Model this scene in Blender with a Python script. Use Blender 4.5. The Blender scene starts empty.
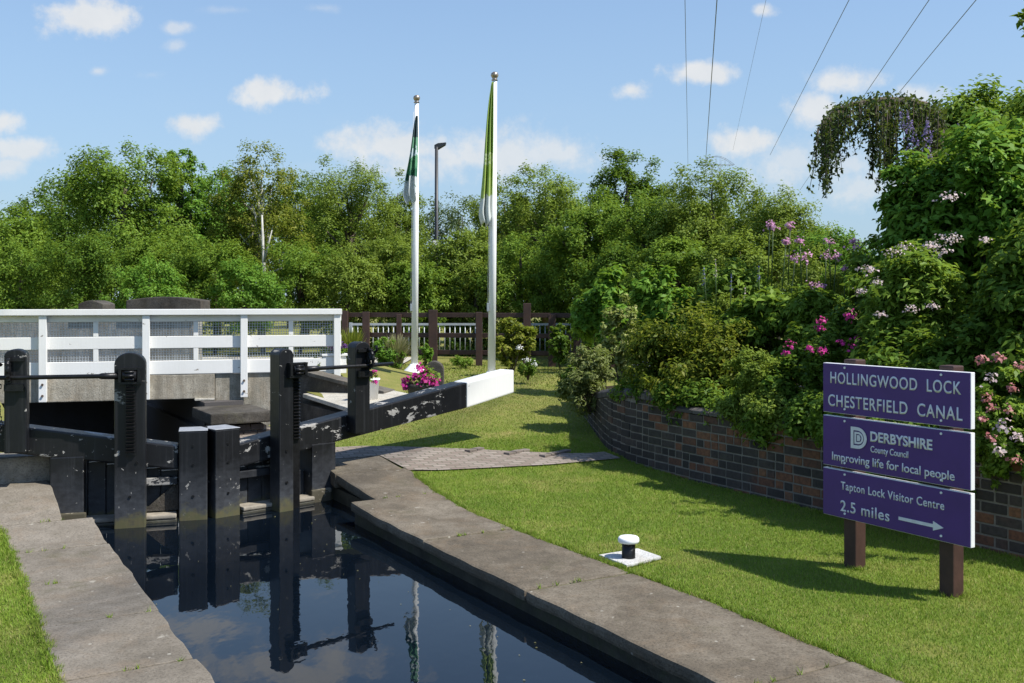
import bpy, bmesh, math, random
import numpy as np
from mathutils import Vector, Matrix
R = math.radians
random.seed(4)
S = bpy.context.scene
COL = S.collection

# ------------------------------------------------------------------ camera
cam = bpy.data.objects.new("camera", bpy.data.cameras.new("camera"))
COL.objects.link(cam)
cam.location = (0, 0, 1.6)
cam.rotation_euler = (R(90), 0, 0)
cam.data.sensor_width = 36
cam.data.lens = 36 * 1000 / 1024
cam.data.shift_y = -40.5 / 1024
cam.data.clip_start = 0.05
cam.data.clip_end = 5000
S.camera = cam

# ------------------------------------------------------------------ light
SUN_DIR = Vector((0.547, -0.21, 0.81)).normalized()
sun = bpy.data.objects.new("sun", bpy.data.lights.new("sun", 'SUN'))
COL.objects.link(sun)
sun.data.energy = 3.5
sun.data.angle = R(0.5)
sun.data.color = (1.0, 0.955, 0.88)
sun.rotation_euler = SUN_DIR.to_track_quat('Z', 'Y').to_euler()
EXPOSURE = 0.92
SKY_STRENGTH = 0.118
S.view_settings.view_transform = 'Standard'
S.view_settings.look = 'None'
S.view_settings.gamma = 1
S.view_settings.exposure = EXPOSURE
S.view_settings.use_curve_mapping = False
S.cycles.max_bounces = 6
S.cycles.diffuse_bounces = 3
S.cycles.glossy_bounces = 3
S.cycles.transmission_bounces = 3
S.cycles.transparent_max_bounces = 8
S.cycles.caustics_reflective = False
S.cycles.caustics_refractive = False


class NT:
    """tiny node-tree writer"""
    def __init__(s, tree):
        s.t = tree
    def n(s, typ, ins=None, **kw):
        nd = s.t.nodes.new(typ)
        for k, v in kw.items():
            setattr(nd, k, v)
        for k, v in (ins or {}).items():
            if isinstance(v, bpy.types.NodeSocket):
                s.t.links.new(v, nd.inputs[k])
            else:
                nd.inputs[k].default_value = v
        return nd
    def m(s, op, a, b=None, c=None, clamp=False):
        ins = {0: a}
        if b is not None: ins[1] = b
        if c is not None: ins[2] = c
        return s.n('ShaderNodeMath', ins, operation=op, use_clamp=clamp).outputs[0]
    def link(s, a, b):
        s.t.links.new(a, b)
    def ramp(s, fac, stops, interp='LINEAR'):
        nd = s.n('ShaderNodeValToRGB', {0: fac})
        cr = nd.color_ramp
        cr.interpolation = interp
        while len(cr.elements) < len(stops):
            cr.elements.new(0.5)
        for e, (p, c) in zip(cr.elements, stops):
            e.position = p
            e.color = (c[0], c[1], c[2], 1) if len(c) == 3 else c
        return nd.outputs[0]
    def mix(s, fac, a, b, blend='MIX'):
        nd = s.n('ShaderNodeMix', data_type='RGBA', blend_type=blend)
        for k, v in ((0, fac), (6, a), (7, b)):
            if isinstance(v, bpy.types.NodeSocket):
                s.t.links.new(v, nd.inputs[k])
            else:
                nd.inputs[k].default_value = v if k == 0 else ((*v, 1) if len(v) == 3 else v)
        return nd.outputs[2]
    def noise(s, vec, scale, detail=4, rough=.55, dist=0.):
        ins = {'Scale': scale, 'Detail': detail, 'Roughness': rough, 'Distortion': dist}
        if vec is not None: ins['Vector'] = vec
        return s.n('ShaderNodeTexNoise', ins).outputs[0]


# sky with small fair-weather clouds
world = bpy.data.worlds.new("World")
S.world = world
world.use_nodes = True
world.node_tree.nodes.clear()
w = NT(world.node_tree)
sky = w.n('ShaderNodeTexSky', sky_type='NISHITA', sun_disc=False,
          sun_elevation=math.asin(SUN_DIR.z),
          sun_rotation=math.atan2(SUN_DIR.x, SUN_DIR.y),
          altitude=0, air_density=1.0, dust_density=0.35, ozone_density=1.0)
tc = w.n('ShaderNodeTexCoord').outputs['Generated']
xyz = w.n('ShaderNodeSeparateXYZ', {0: tc})
dx, dy, dz = xyz.outputs
front = w.m('GREATER_THAN', dy, 0.05)
ysafe = w.m('MAXIMUM', dy, 0.05)
pz = w.m('DIVIDE', dz, ysafe)
pxx = w.m('DIVIDE', dx, ysafe)
warp = w.noise(tc, 26, 6, .62)
warp2 = w.noise(tc, 7, 3, .5)
warpsum = w.m('ADD', w.m('MULTIPLY', w.m('SUBTRACT', warp, .5), 2.6), w.m('MULTIPLY', w.m('SUBTRACT', warp2, .5), 1.5))
CL = [(92, 18, 62, 24, 1), (176, 28, 22, 9, .6), (176, 46, 18, 9, .5), (98, 71, 17, 8, .6), (150, 75, 20, 8, .35),
      (192, 124, 32, 16, .95), (270, 92, 52, 20, 1), (0, 122, 34, 18, .95), (15, 150, 50, 18, .8), (5, 165, 34, 14, .7),
      (400, 148, 75, 30, .85), (470, 160, 90, 34, .75), (560, 155, 60, 24, .7), (702, 72, 38, 12, .95), (631, 90, 20, 11, .9),
      (744, 140, 38, 20, .95), (842, 82, 46, 16, .85), (815, 108, 34, 22, .85), (810, 165, 90, 30, .6), (860, 190, 70, 30, .6),
      (763, 10, 14, 8, .8), (230, 10, 40, 6, .3), (320, 8, 30, 7, .35), (290, -66, 130, 34, 1), (190, -28, 100, 24, .8), (330, -130, 120, 30, .8),
      (915, 96, 30, 14, .7), (-200, 60, 110, 40, .9), (-420, -10, 160, 60, .9), (1300, 100, 150, 50, .9), (1180, -80, 120, 40, .8)]
cov = None
for (cx, cy, rx, ry, amp) in CL:
    a = w.m('MULTIPLY', w.m('SUBTRACT', pxx, (cx - 512) / 1000), 1000 / rx)
    b = w.m('MULTIPLY', w.m('SUBTRACT', pz, (301 - cy) / 1000), 1000 / ry)
    d2 = w.m('ADD', w.m('MULTIPLY', a, a), w.m('MULTIPLY', b, b))
    val = w.m('MULTIPLY', w.m('SUBTRACT', w.m('ADD', 1.05, warpsum), w.m('MULTIPLY', w.m('SQRT', d2), 1.0)), 1.0)
    val = w.m('MULTIPLY', w.m('SMOOTHSTEP', val, 0.0, 0.9) if False else w.m('MULTIPLY', val, 1.25, clamp=True), amp)
    cov = val if cov is None else w.m('MAXIMUM', cov, val)
band = w.m('MULTIPLY', w.m('SUBTRACT', w.noise(w.n('ShaderNodeMapping', {0: tc, 'Scale': (6, 6, 17)}).outputs[0], 1.0, 6, .62), .47), 3.2, clamp=True)
low = w.n('ShaderNodeMapRange', {0: pz, 1: .07, 2: .24, 3: .55, 4: .0}).outputs[0]
cov = w.m('MAXIMUM', cov, w.m('MULTIPLY', band, low))
cov = w.m('MULTIPLY', cov, front)
gen = w.noise(w.n('ShaderNodeMapping', {0: tc, 'Scale': (3.2, 3.2, 7.5)}).outputs[0], 1.0, 6, .6)
gen = w.m('MULTIPLY', w.m('SUBTRACT', gen, .58), 5.0, clamp=True)
back = w.m('SUBTRACT', 1.0, w.m('MULTIPLY', w.m('SUBTRACT', dy, -.1), 4.0, clamp=True))
cov = w.m('MAXIMUM', cov, w.m('MULTIPLY', gen, back), clamp=True)
cov = w.m('MULTIPLY', w.m('MULTIPLY', cov, cov), w.m('SUBTRACT', 3.0, w.m('MULTIPLY', cov, 2.0)))
shade = w.m('MULTIPLY', w.noise(tc, 40, 5, .6), 1.0)
ccol = w.mix(shade, (3.3, 3.4, 3.5), (4.1, 4.05, 3.95))
skyraw = w.mix(1.0, sky.outputs[0], (.74, .80, .87), 'MULTIPLY')
skyb = w.mix(w.m('SUBTRACT', .90, w.m('MULTIPLY', w.m('MAXIMUM', dz, 0.), 1.9), clamp=True), skyraw, (1.62, 2.30, 3.02))
skyc = w.mix(w.m('MULTIPLY', cov, .86), skyb, ccol)
bg = w.n('ShaderNodeBackground', {0: skyc, 1: SKY_STRENGTH})
wo = w.n('ShaderNodeOutputWorld')
w.link(bg.outputs[0], wo.inputs[0])

# ------------------------------------------------------------------ coordinates
# v across the canal (to the right), u along it (away), both in metres
RV = Vector((math.cos(R(30.5)), math.sin(R(30.5)), 0))
AU = Vector((-math.sin(R(30.5)), math.cos(R(30.5)), 0))
ZV = Vector((0, 0, 1))
WATER = -0.14
def CU(v, u, z=0.): return RV * v + AU * u + ZV * z
def at(px, y, D): return Vector(((px - 512) * D / 1000, D, 1.6 + (301 - y) * D / 1000))
def interp(x, pts):
    return float(np.interp(x, [p[0] for p in pts], [p[1] for p in pts]))
ZT_R = [(-80, 0), (6.8, 0), (7.6, .04), (8.4, .11), (9.3, .2), (11, .34), (13, .42), (900, .42)]
ZT_L = [(-80, 0), (7.2, 0), (7.7, .06), (8.3, .17), (9.3, .22), (11, .34), (13, .42), (900, .42)]
def ztr(u): return interp(u, ZT_R)
def ztl(u): return interp(u, ZT_L)
def zground(v, u): return ztl(u) if v < 2 else ztr(u)
def zg(p):
    return zground(p.dot(RV), p.dot(AU))
def ground(px, D):
    p = Vector(((px - 512) * D / 1000, D, 0)); p.z = zg(p); return p

# ------------------------------------------------------------------ object helpers
def tag(o, label=None, cat=None, group=None, kind=None):
    for k, v in (('label', label), ('category', cat), ('group', group), ('kind', kind)):
        if v: o[k] = v
    return o
def thing(name, label, cat, loc, group=None):
    o = bpy.data.objects.new(name, None)
    COL.objects.link(o)
    o.empty_display_size = .2
    o.location = loc
    return tag(o, label, cat, group)
def wloc(o):
    l = Vector((0, 0, 0))
    while o is not None:
        l += o.location; o = o.parent
    return l
def copy_tree(o, parent=None, offset=None):
    c = o.copy(); COL.objects.link(c); c.parent = parent
    if offset is not None: c.location = o.location + offset
    for ch in o.children: copy_tree(ch, c)
    return c

class MB:
    def __init__(s): s.v, s.f, s.mi, s.sm = [], [], [], []
    def add(s, vs, fs, mi=0, smooth=False):
        b = len(s.v)
        s.v += [Vector(p) for p in vs]
        for f in fs:
            s.f.append([i + b for i in f]); s.mi.append(mi); s.sm.append(smooth)
        return s
    def box(s, o, ex, ey, ez, mi=0):
        """o = corner, three edge vectors"""
        o, ex, ey, ez = map(Vector, (o, ex, ey, ez))
        vs = [o, o + ex, o + ex + ey, o + ey]
        vs += [p + ez for p in vs]
        fs = [(0, 3, 2, 1), (4, 5, 6, 7), (0, 1, 5, 4), (1, 2, 6, 5), (2, 3, 7, 6), (3, 0, 4, 7)]
        if ex.cross(ey).dot(ez) < 0: fs = [f[::-1] for f in fs]
        return s.add(vs, fs, mi)
    def cbox(s, c, ax, ay, sx, sy, sz, mi=0):
        """box centred in x,y on c (base height), axes ax, ay"""
        ax, ay = Vector(ax), Vector(ay)
        return s.box(Vector(c) - ax * sx / 2 - ay * sy / 2, ax * sx, ay * sy, ZV * sz, mi)
    def prism(s, poly, d, mi=0, mside=None):
        """poly: 3D points of a planar outline, swept by d"""
        n = len(poly); poly = [Vector(p) for p in poly]; d = Vector(d)
        nr = sum(((poly[i] - poly[0]).cross(poly[i + 1] - poly[0]) for i in range(1, n - 1)), Vector())
        if nr.dot(d) > 0: poly = poly[::-1]
        s.add(poly + [p + d for p in poly], [list(range(n))], mi)
        b = len(s.v) - 2 * n
        s.f.append([b + n + i for i in range(n)][::-1]); s.mi.append(mi); s.sm.append(False)
        for i in range(n):
            j = (i + 1) % n
            s.f.append([b + i, b + n + i, b + n + j, b + j][::1]); s.mi.append(mi if mside is None else mside); s.sm.append(False)
        return s
    def tube(s, path, rad, seg=8, mi=0, cap=True):
        path = [Vector(p) for p in path]
        if not hasattr(rad, '__len__'): rad = [rad] * len(path)
        vs, fs = [], []
        for i, p in enumerate(path):
            t = (path[min(i + 1, len(path) - 1)] - path[max(i - 1, 0)]).normalized()
            a = t.cross(ZV if abs(t.z) < .9 else Vector((1, 0, 0))).normalized(); b = t.cross(a)
            for k in range(seg):
                an = 2 * math.pi * k / seg
                vs.append(p + (a * math.cos(an) + b * math.sin(an)) * rad[i])
        for i in range(len(path) - 1):
            for k in range(seg):
                k2 = (k + 1) % seg
                fs.append((i * seg + k, i * seg + k2, (i + 1) * seg + k2, (i + 1) * seg + k))
        s.add(vs, fs, mi, True)
        if cap:
            b = len(s.v) - len(vs)
            s.f.append([b + k for k in range(seg)][::-1]); s.mi.append(mi); s.sm.append(False)
            s.f.append([b + len(vs) - seg + k for k in range(seg)]); s.mi.append(mi); s.sm.append(False)
        return s
    def lathe(s, prof, base, seg=24, mi=0):
        base = Vector(base); vs, fs = [], []
        for r, z in prof:
            for k in range(seg):
                an = 2 * math.pi * k / seg
                vs.append(base + Vector((r * math.cos(an), r * math.sin(an), z)))
        for i in range(len(prof) - 1):
            for k in range(seg):
                k2 = (k + 1) % seg
                fs.append((i * seg + k, i * seg + k2, (i + 1) * seg + k2, (i + 1) * seg + k))
        s.add(vs, fs, mi, True)
        b = len(s.v) - len(vs)
        for off, rev in ((0, True), (len(vs) - seg, False)):
            l = [b + off + k for k in range(seg)]
            s.f.append(l[::-1] if rev else l); s.mi.append(mi); s.sm.append(False)
        return s
    def build(s, name, mats, parent=None, bevel=0., seg=2, fixn=True):
        me = bpy.data.meshes.new(name)
        if not isinstance(mats, (list, tuple)): mats = [mats]
        off = wloc(parent) if parent is not None else Vector((0, 0, 0))
        me.from_pydata([p - off for p in s.v], [], s.f)
        for m in mats: me.materials.append(m)
        me.polygons.foreach_set('material_index', s.mi)
        me.polygons.foreach_set('use_smooth', s.sm)
        me.update()
        if bevel or fixn:
            bm = bmesh.new(); bm.from_mesh(me)
            if fixn: bmesh.ops.recalc_face_normals(bm, faces=bm.faces)
            if bevel:
                ed = [e for e in bm.edges if len(e.link_faces) == 2 and e.calc_face_angle(0) > .5]
                bmesh.ops.bevel(bm, geom=ed, offset=bevel, segments=seg, affect='EDGES', clamp_overlap=True, profile=.6)
            bm.to_mesh(me); bm.free()
        o = bpy.data.objects.new(name, me)
        COL.objects.link(o); o.parent = parent
        return o

def npmesh(name, V, F, mat, parent=None, shift=True):
    """fast mesh from numpy: V (n,3) world, F (m,k)"""
    me = bpy.data.meshes.new(name)
    off = np.array(wloc(parent)) if parent is not None else np.zeros(3)
    V = (V - off).astype(np.float32)
    k = F.shape[1]
    me.vertices.add(len(V)); me.loops.add(F.size); me.polygons.add(len(F))
    me.vertices.foreach_set('co', V.ravel())
    me.loops.foreach_set('vertex_index', F.ravel().astype(np.int32))
    me.polygons.foreach_set('loop_start', np.arange(0, F.size, k, dtype=np.int32))
    me.polygons.foreach_set('loop_total', np.full(len(F), k, dtype=np.int32))
    me.update(calc_edges=True)
    me.materials.append(mat)
    o = bpy.data.objects.new(name, me)
    COL.objects.link(o); o.parent = parent
    return o

# ------------------------------------------------------------------ materials
def mat(name):
    m = bpy.data.materials.new(name); m.use_nodes = True
    m.node_tree.nodes.clear()
    return m, NT(m.node_tree)
def finish(m, t, color, rough=.6, bump=None, bstr=.3, bdist=.02, metallic=0., spec=.5, **kw):
    ins = {'Base Color': color if isinstance(color, bpy.types.NodeSocket) else (*color, 1), 'Roughness': rough,
           'Metallic': metallic, 'Specular IOR Level': spec}
    ins.update(kw)
    if bump is not None:
        ins['Normal'] = t.n('ShaderNodeBump', {'Height': bump, 'Strength': bstr, 'Distance': bdist}).outputs[0]
    p = t.n('ShaderNodeBsdfPrincipled', ins)
    o = t.n('ShaderNodeOutputMaterial')
    t.link(p.outputs[0], o.inputs[0])
    return m
def pos(t): return t.n('ShaderNodeNewGeometry').outputs['Position']
def island(t): return t.n('ShaderNodeNewGeometry').outputs['Random Per Island']

def plain(name, c, rough=.5, var=.18, scale=9, bstr=.12, metallic=0., spec=.5):
    m, t = mat(name); p = pos(t)
    n = t.noise(p, scale, 6, .65)
    c1 = tuple(x * (1 - var) for x in c); c2 = tuple(min(1, x * (1 + var)) for x in c)
    col = t.ramp(n, [(.3, c1), (.7, c2)])
    return finish(m, t, col, rough, t.noise(p, scale * 7, 3), bstr, .004, metallic, spec)

def worn_paint(name, base, chip, thr=.66, scale=3.5, rough=.35, dirt=(.05, .045, .035), dirtamt=.4, tide=False):
    m, t = mat(name); p = pos(t)
    st = t.n('ShaderNodeMapping', {0: p, 'Scale': (1, 1, 1.8)}).outputs[0]
    a = t.noise(st, scale, 8, .68, .5)
    b = t.noise(st, scale * 5, 4, .6)
    ch = t.m('ADD', a, t.m('MULTIPLY', t.m('SUBTRACT', b, .5), .25))
    mask = t.ramp(ch, [(thr, (0, 0, 0)), (thr + .012, (1, 1, 1))])
    if tide:
        small = t.ramp(t.noise(p, 17, 3, .6), [(.70, (0, 0, 0)), (.715, (1, 1, 1))])
        mask = t.m('MAXIMUM', mask, small)
    gr = t.noise(p, 1.7, 5, .6)
    bc = t.mix(t.m('MULTIPLY', gr, dirtamt), base, dirt)
    col = t.mix(mask, bc, t.mix(b, chip, tuple(x * .45 for x in chip)))
    rg = t.m('ADD', t.m('MULTIPLY', mask, .35), t.m('ADD', rough, t.m('MULTIPLY', b, .25)))
    if tide:      # weathered, weedy timber at the waterline; water's bluish sheen painted into low timber
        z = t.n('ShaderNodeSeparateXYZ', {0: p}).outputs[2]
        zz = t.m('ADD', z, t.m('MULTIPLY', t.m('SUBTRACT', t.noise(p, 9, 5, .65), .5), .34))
        sheen = t.n('ShaderNodeMapRange', {0: zz, 1: .34, 2: -.16, 3: 0., 4: 1.}).outputs[0]
        col = t.mix(t.m('MULTIPLY', sheen, t.m('MULTIPLY', b, .85)), col, (.115, .125, .14))
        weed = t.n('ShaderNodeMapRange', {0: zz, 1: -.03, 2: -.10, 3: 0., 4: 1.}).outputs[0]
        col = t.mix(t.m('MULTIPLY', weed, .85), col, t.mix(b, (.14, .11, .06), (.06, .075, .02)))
        rg = t.m('ADD', rg, t.m('MULTIPLY', sheen, .2))
    if tide:
        sv = t.n('ShaderNodeMapping', {0: p, 'Scale': (14, 14, .35)}).outputs[0]
        col = t.mix(t.m('MULTIPLY', t.ramp(t.noise(sv, 2.2, 6, .7), [(.54, (0, 0, 0)), (.74, (1, 1, 1))]), .4), col, (.055, .057, .062))
    return finish(m, t, col, rg, t.m('ADD', t.m('MULTIPLY', mask, -.8), t.m('MULTIPLY', t.noise(t.n('ShaderNodeMapping', {0: p, 'Scale': (6, 6, .7)}).outputs[0], 8, 4, .6), .8)), .3, .006, spec=.38)

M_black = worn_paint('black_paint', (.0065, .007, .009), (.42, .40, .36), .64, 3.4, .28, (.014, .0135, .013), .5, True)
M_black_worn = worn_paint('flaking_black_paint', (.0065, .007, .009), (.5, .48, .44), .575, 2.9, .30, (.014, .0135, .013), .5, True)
M_white = worn_paint('white_paint', (.82, .82, .80), (.40, .37, .32), .665, 4.5, .45, (.50, .48, .41), .42)
M_iron = plain('black_iron', (.02, .02, .021), .38, .4, 20, .3, .6)
M_bolt = plain('rusty_bolt', (.10, .07, .05), .6, .3, 30)
M_pale = plain('worn_timber', (.27, .24, .19), .8, .4, 6, .5)
M_brown = plain('brown_stained_wood', (.042, .020, .014), .65, .3, 7, .25)
M_post = plain('dark_red_timber', (.055, .026, .020), .6, .3, 9, .3)
M_galv = plain('galvanised_steel', (.40, .43, .45), .45, .12, 10, .1, .3)
M_lamp = plain('dark_lamp_paint', (.025, .027, .03), .45, .2)
M_gold = plain('brass_finial', (.42, .33, .25), .3, .15, 12, .1, .8)
M_pole = plain('white_gloss_pole', (.86, .86, .85), .6, .04, 4, .05, 0, .3)
M_wire = plain('power_cable', (.10, .105, .115), .6, .1)
M_pylon = plain('pylon_steel', (.20, .235, .28), .7, .1)
M_soil = plain('bed_soil', (.045, .032, .022), .95, .4, 8, .8)
M_purple = plain('purple_sign_face', (.072, .026, .175), .42, .10, 5, .04)
M_letter = plain('silver_lettering', (.72, .72, .74), .45, .08, 30, .02)
M_plain_white = plain('white_plastic', (.80, .80, .80), .45, .06)
M_bark = plain('bark', (.09, .07, .05), .9, .4, 9, .8)
M_palebark = plain('pale_bark', (.40, .39, .34), .8, .3, 12, .5)
M_stem = plain('green_stem', (.06, .10, .025), .6, .2)

def concrete(name, c1, c2, spot=.12, streak=False, rough_spots=1.):
    m, t = mat(name); p = pos(t)
    big = t.noise(p, .9, 6, .7, .6)
    mid = t.noise(p, 7, 8, .75)
    fine = t.noise(p, 75, 3, .6)
    f = t.m('ADD', t.m('MULTIPLY', big, .55), t.m('MULTIPLY', mid, .45))
    col = t.ramp(f, [(.36, tuple(x * .72 for x in c1)), (.46, c1), (.6, c2), (.7, tuple(x * 1.12 for x in c2))])
    warm = t.ramp(t.noise(p, 3.1, 6, .7, .8), [(.5, (0, 0, 0)), (.66, (1, 1, 1))])
    col = t.mix(t.m('MULTIPLY', warm, .3), col, (c2[0] * .95, c2[1] * .78, c2[2] * .62))
    col = t.mix(t.m('MULTIPLY', t.ramp(fine, [(.36, (1, 1, 1)), (.50, (0, 0, 0))]), .45), col, tuple(x * .35 for x in c1))
    lich = t.ramp(t.m('ADD', t.noise(p, 6.5, 6, .72), t.m('MULTIPLY', t.noise(p, 1.3, 3, .5), .25)), [(.78, (0, 0, 0)), (.82, (1, 1, 1))])
    col = t.mix(t.m('MULTIPLY', lich, .6 * rough_spots), col, (.38, .355, .30))
    vor = t.n('ShaderNodeTexVoronoi', {'Vector': p, 'Scale': 7.5, 'Randomness': 1.0}).outputs[0]
    dots = t.ramp(t.m('ADD', vor, t.m('MULTIPLY', mid, .08)), [(.075, (1, 1, 1)), (.12, (0, 0, 0))])
    col = t.mix(t.m('MULTIPLY', dots, .6 * rough_spots), col, (.42, .40, .34))
    moss = t.ramp(t.noise(p, 2.3, 8, .72), [(.57, (0, 0, 0)), (.72, (1, 1, 1))])
    col = t.mix(t.m('MULTIPLY', moss, .62), col, (.075, .072, .034))
    if streak:
        sv = t.n('ShaderNodeMapping', {0: p, 'Scale': (5, 5, .35)}).outputs[0]
        sm = t.ramp(t.noise(sv, 1.6, 6, .7), [(.42, (0, 0, 0)), (.6, (1, 1, 1))])
        col = t.mix(t.m('MULTIPLY', sm, .55), col, (.14, .12, .088))
    return finish(m, t, col, .9, t.m('ADD', mid, t.m('MULTIPLY', fine, .5)), .6, .015, spec=.25)
M_coping = concrete('coping_concrete', (.125, .104, .076), (.205, .176, .134))
M_slabL = concrete('towpath_concrete', (.165, .143, .112), (.235, .207, .168))
M_fascia = concrete('stained_concrete', (.32, .29, .23), (.48, .44, .36), streak=True)
M_abut = concrete('abutment_concrete', (.28, .26, .21), (.42, .39, .325), streak=True)
M_pad = concrete('pale_concrete', (.42, .40, .34), (.55, .52, .45))
M_stone = concrete('block_stone', (.17, .155, .13), (.30, .275, .235))
M_stonecap = concrete('dark_weathered_stone', (.050, .045, .038), (.105, .096, .082), rough_spots=.4)
M_stone2 = concrete('grey_coping_stone', (.11, .10, .085), (.18, .165, .14))
M_parapet = concrete('pale_parapet', (.30, .30, .28), (.42, .41, .38), streak=True)
M_plate = concrete('white_painted_plate', (.44, .44, .43), (.60, .60, .58), rough_spots=.3)

# damp dark canal lining
m, t = mat('wet_lining'); p = pos(t)
z = t.n('ShaderNodeSeparateXYZ', {0: p}).outputs[2]
n = t.noise(p, 6, 6, .7)
col = t.ramp(n, [(.3, (.02, .02, .014)), (.7, (.075, .07, .05))])
alg = t.m('MULTIPLY', t.ramp(t.noise(p, 4, 5, .7), [(.5, (0, 0, 0)), (.62, (1, 1, 1))]), .5)
col = t.mix(alg, col, (.035, .05, .012))
M_wet = finish(m, t, col, .55, n, .5, .02)

# individual bricks, coloured per brick
m, t = mat('mixed_bricks'); p = pos(t)
isl = island(t)
zone = t.noise(p, 1.1, 2, .5)
sp3 = t.n('ShaderNodeSeparateXYZ', {0: p}).outputs
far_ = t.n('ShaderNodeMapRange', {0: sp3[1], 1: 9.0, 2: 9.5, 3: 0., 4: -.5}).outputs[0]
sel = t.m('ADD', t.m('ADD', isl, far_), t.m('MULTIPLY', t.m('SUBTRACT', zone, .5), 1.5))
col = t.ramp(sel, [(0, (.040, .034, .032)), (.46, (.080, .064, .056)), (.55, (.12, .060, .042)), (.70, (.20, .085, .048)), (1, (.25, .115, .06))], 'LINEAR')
fn = t.noise(p, 30, 6, .7)
col = t.mix(t.ramp(fn, [(.4, (0, 0, 0)), (.7, (.7, .7, .7))]), col, (.03, .026, .024), 'MIX')
col = t.mix(t.m('MULTIPLY', t.ramp(t.noise(p, 3.5, 6, .7), [(.55, (0, 0, 0)), (.7, (1, 1, 1))]), .4), col, (.10, .10, .075))
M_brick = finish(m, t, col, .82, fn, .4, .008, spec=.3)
M_mortar = plain('mortar', (.19, .17, .145), .95, .3, 14, .5)
m, t = mat('dark_blue_brick'); p = pos(t); isl = island(t)
col = t.ramp(isl, [(0, (.042, .038, .038)), (1, (.10, .090, .085))])
M_bluebrick = finish(m, t, col, .7, t.noise(p, 40, 5), .4, .008)

# brick paving of the path
m, t = mat('brick_paving')
p = t.n('ShaderNodeMapping', {0: pos(t), 'Rotation': (0, 0, R(-22))}).outputs[0]
bk = t.n('ShaderNodeTexBrick', {'Vector': p, 'Color1': (.165, .115, .092, 1), 'Color2': (.30, .25, .215, 1), 'Mortar': (.10, .095, .06, 1),
                                'Scale': 1.0, 'Mortar Size': .007, 'Brick Width': .13, 'Row Height': .065, 'Bias': 0.1})
n = t.noise(p, 4, 6, .7)
col = t.mix(t.m('MULTIPLY', n, .55), bk.outputs[0], (.21, .185, .15))
col = t.mix(t.m('MULTIPLY', t.ramp(t.noise(p, 2.6, 7, .72), [(.55, (0, 0, 0)), (.68, (1, 1, 1))]), .55), col, (.09, .085, .045))
M_paving = finish(m, t, col, .9, t.m('ADD', t.m('MULTIPLY', bk.outputs[1], -1), t.m('MULTIPLY', n, .5)), .5, .01)

# lawn base and blades
def lawn_color(t, p, lo, hi, dry):
    big = t.noise(p, .55, 4, .6)
    mid = t.noise(p, 3.0, 5, .65)
    f = t.m('ADD', t.m('MULTIPLY', big, .45), t.m('MULTIPLY', mid, .55))
    c = t.ramp(f, [(.36, lo), (.62, hi)])
    dr = t.ramp(t.m('ADD', t.m('MULTIPLY', t.noise(p, .9, 5, .65), .7), t.m('MULTIPLY', mid, .3)), [(.52, (0, 0, 0)), (.66, (1, 1, 1))])
    sep = t.n('ShaderNodeSeparateXYZ', {0: p})
    uu = t.m('ADD', t.m('MULTIPLY', sep.outputs[0], AU.x), t.m('MULTIPLY', sep.outputs[1], AU.y))
    far = t.n('ShaderNodeMapRange', {0: uu, 1: 8.0, 2: 9.6, 3: .5, 4: 1.0}).outputs[0]
    fd = t.n('ShaderNodeMapRange', {0: uu, 1: 8.6, 2: 10.5, 3: 0., 4: .9}).outputs[0]
    return t.mix(t.m('MAXIMUM', t.m('MULTIPLY', dr, far), t.m('MULTIPLY', fd, t.noise(p, 2.2, 4, .6))), c, dry)
m, t = mat('lawn'); p = pos(t)
col = lawn_color(t, p, (.095, .145, .018), (.165, .205, .03), (.29, .23, .09))
M_lawn = finish(m, t, col, .9, t.noise(p, 60, 4, .7), .8, .02, spec=.2)

def leafmat(name, stops, trans=.46, rough=.5, clump=1.4, dark=None, lawn=False):
    m, t = mat(name); p = pos(t)
    if lawn:
        base = lawn_color(t, p, stops[0], stops[1], stops[2])
        isl = island(t)
        c = t.mix(t.m('MULTIPLY', isl, .45), base, tuple(x * 1.45 for x in stops[1]))
        c = t.mix(t.m('MULTIPLY', t.m('GREATER_THAN', t.m('FRACT', t.m('MULTIPLY', isl, 37.0)), .86), .75), c, (.36, .30, .12))
    else:
        isl = island(t)
        f = t.m('ADD', t.m('MULTIPLY', t.m('POWER', isl, 1.25), .72), t.m('MULTIPLY', t.noise(p, clump, 3, .5), .5))
        k = len(stops)
        c = t.ramp(f, [(.18 + .68 * i / (k - 1), s_) for i, s_ in enumerate(stops)])
    pr = t.n('ShaderNodeBsdfPrincipled', {'Base Color': c, 'Roughness': rough, 'Specular IOR Level': .16})
    tr = t.n('ShaderNodeBsdfTranslucent', {0: t.mix(.55, c, (.20, .26, .02))})
    mx = t.n('ShaderNodeMixShader', {0: trans, 1: pr.outputs[0], 2: tr.outputs[0]})
    o = t.n('ShaderNodeOutputMaterial'); t.link(mx.outputs[0], o.inputs[0])
    return m
M_grass = leafmat('grass_blades', [(.112, .205, .020), (.205, .300, .036), (.37, .31, .12)], .3, .5, lawn=True)
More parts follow.
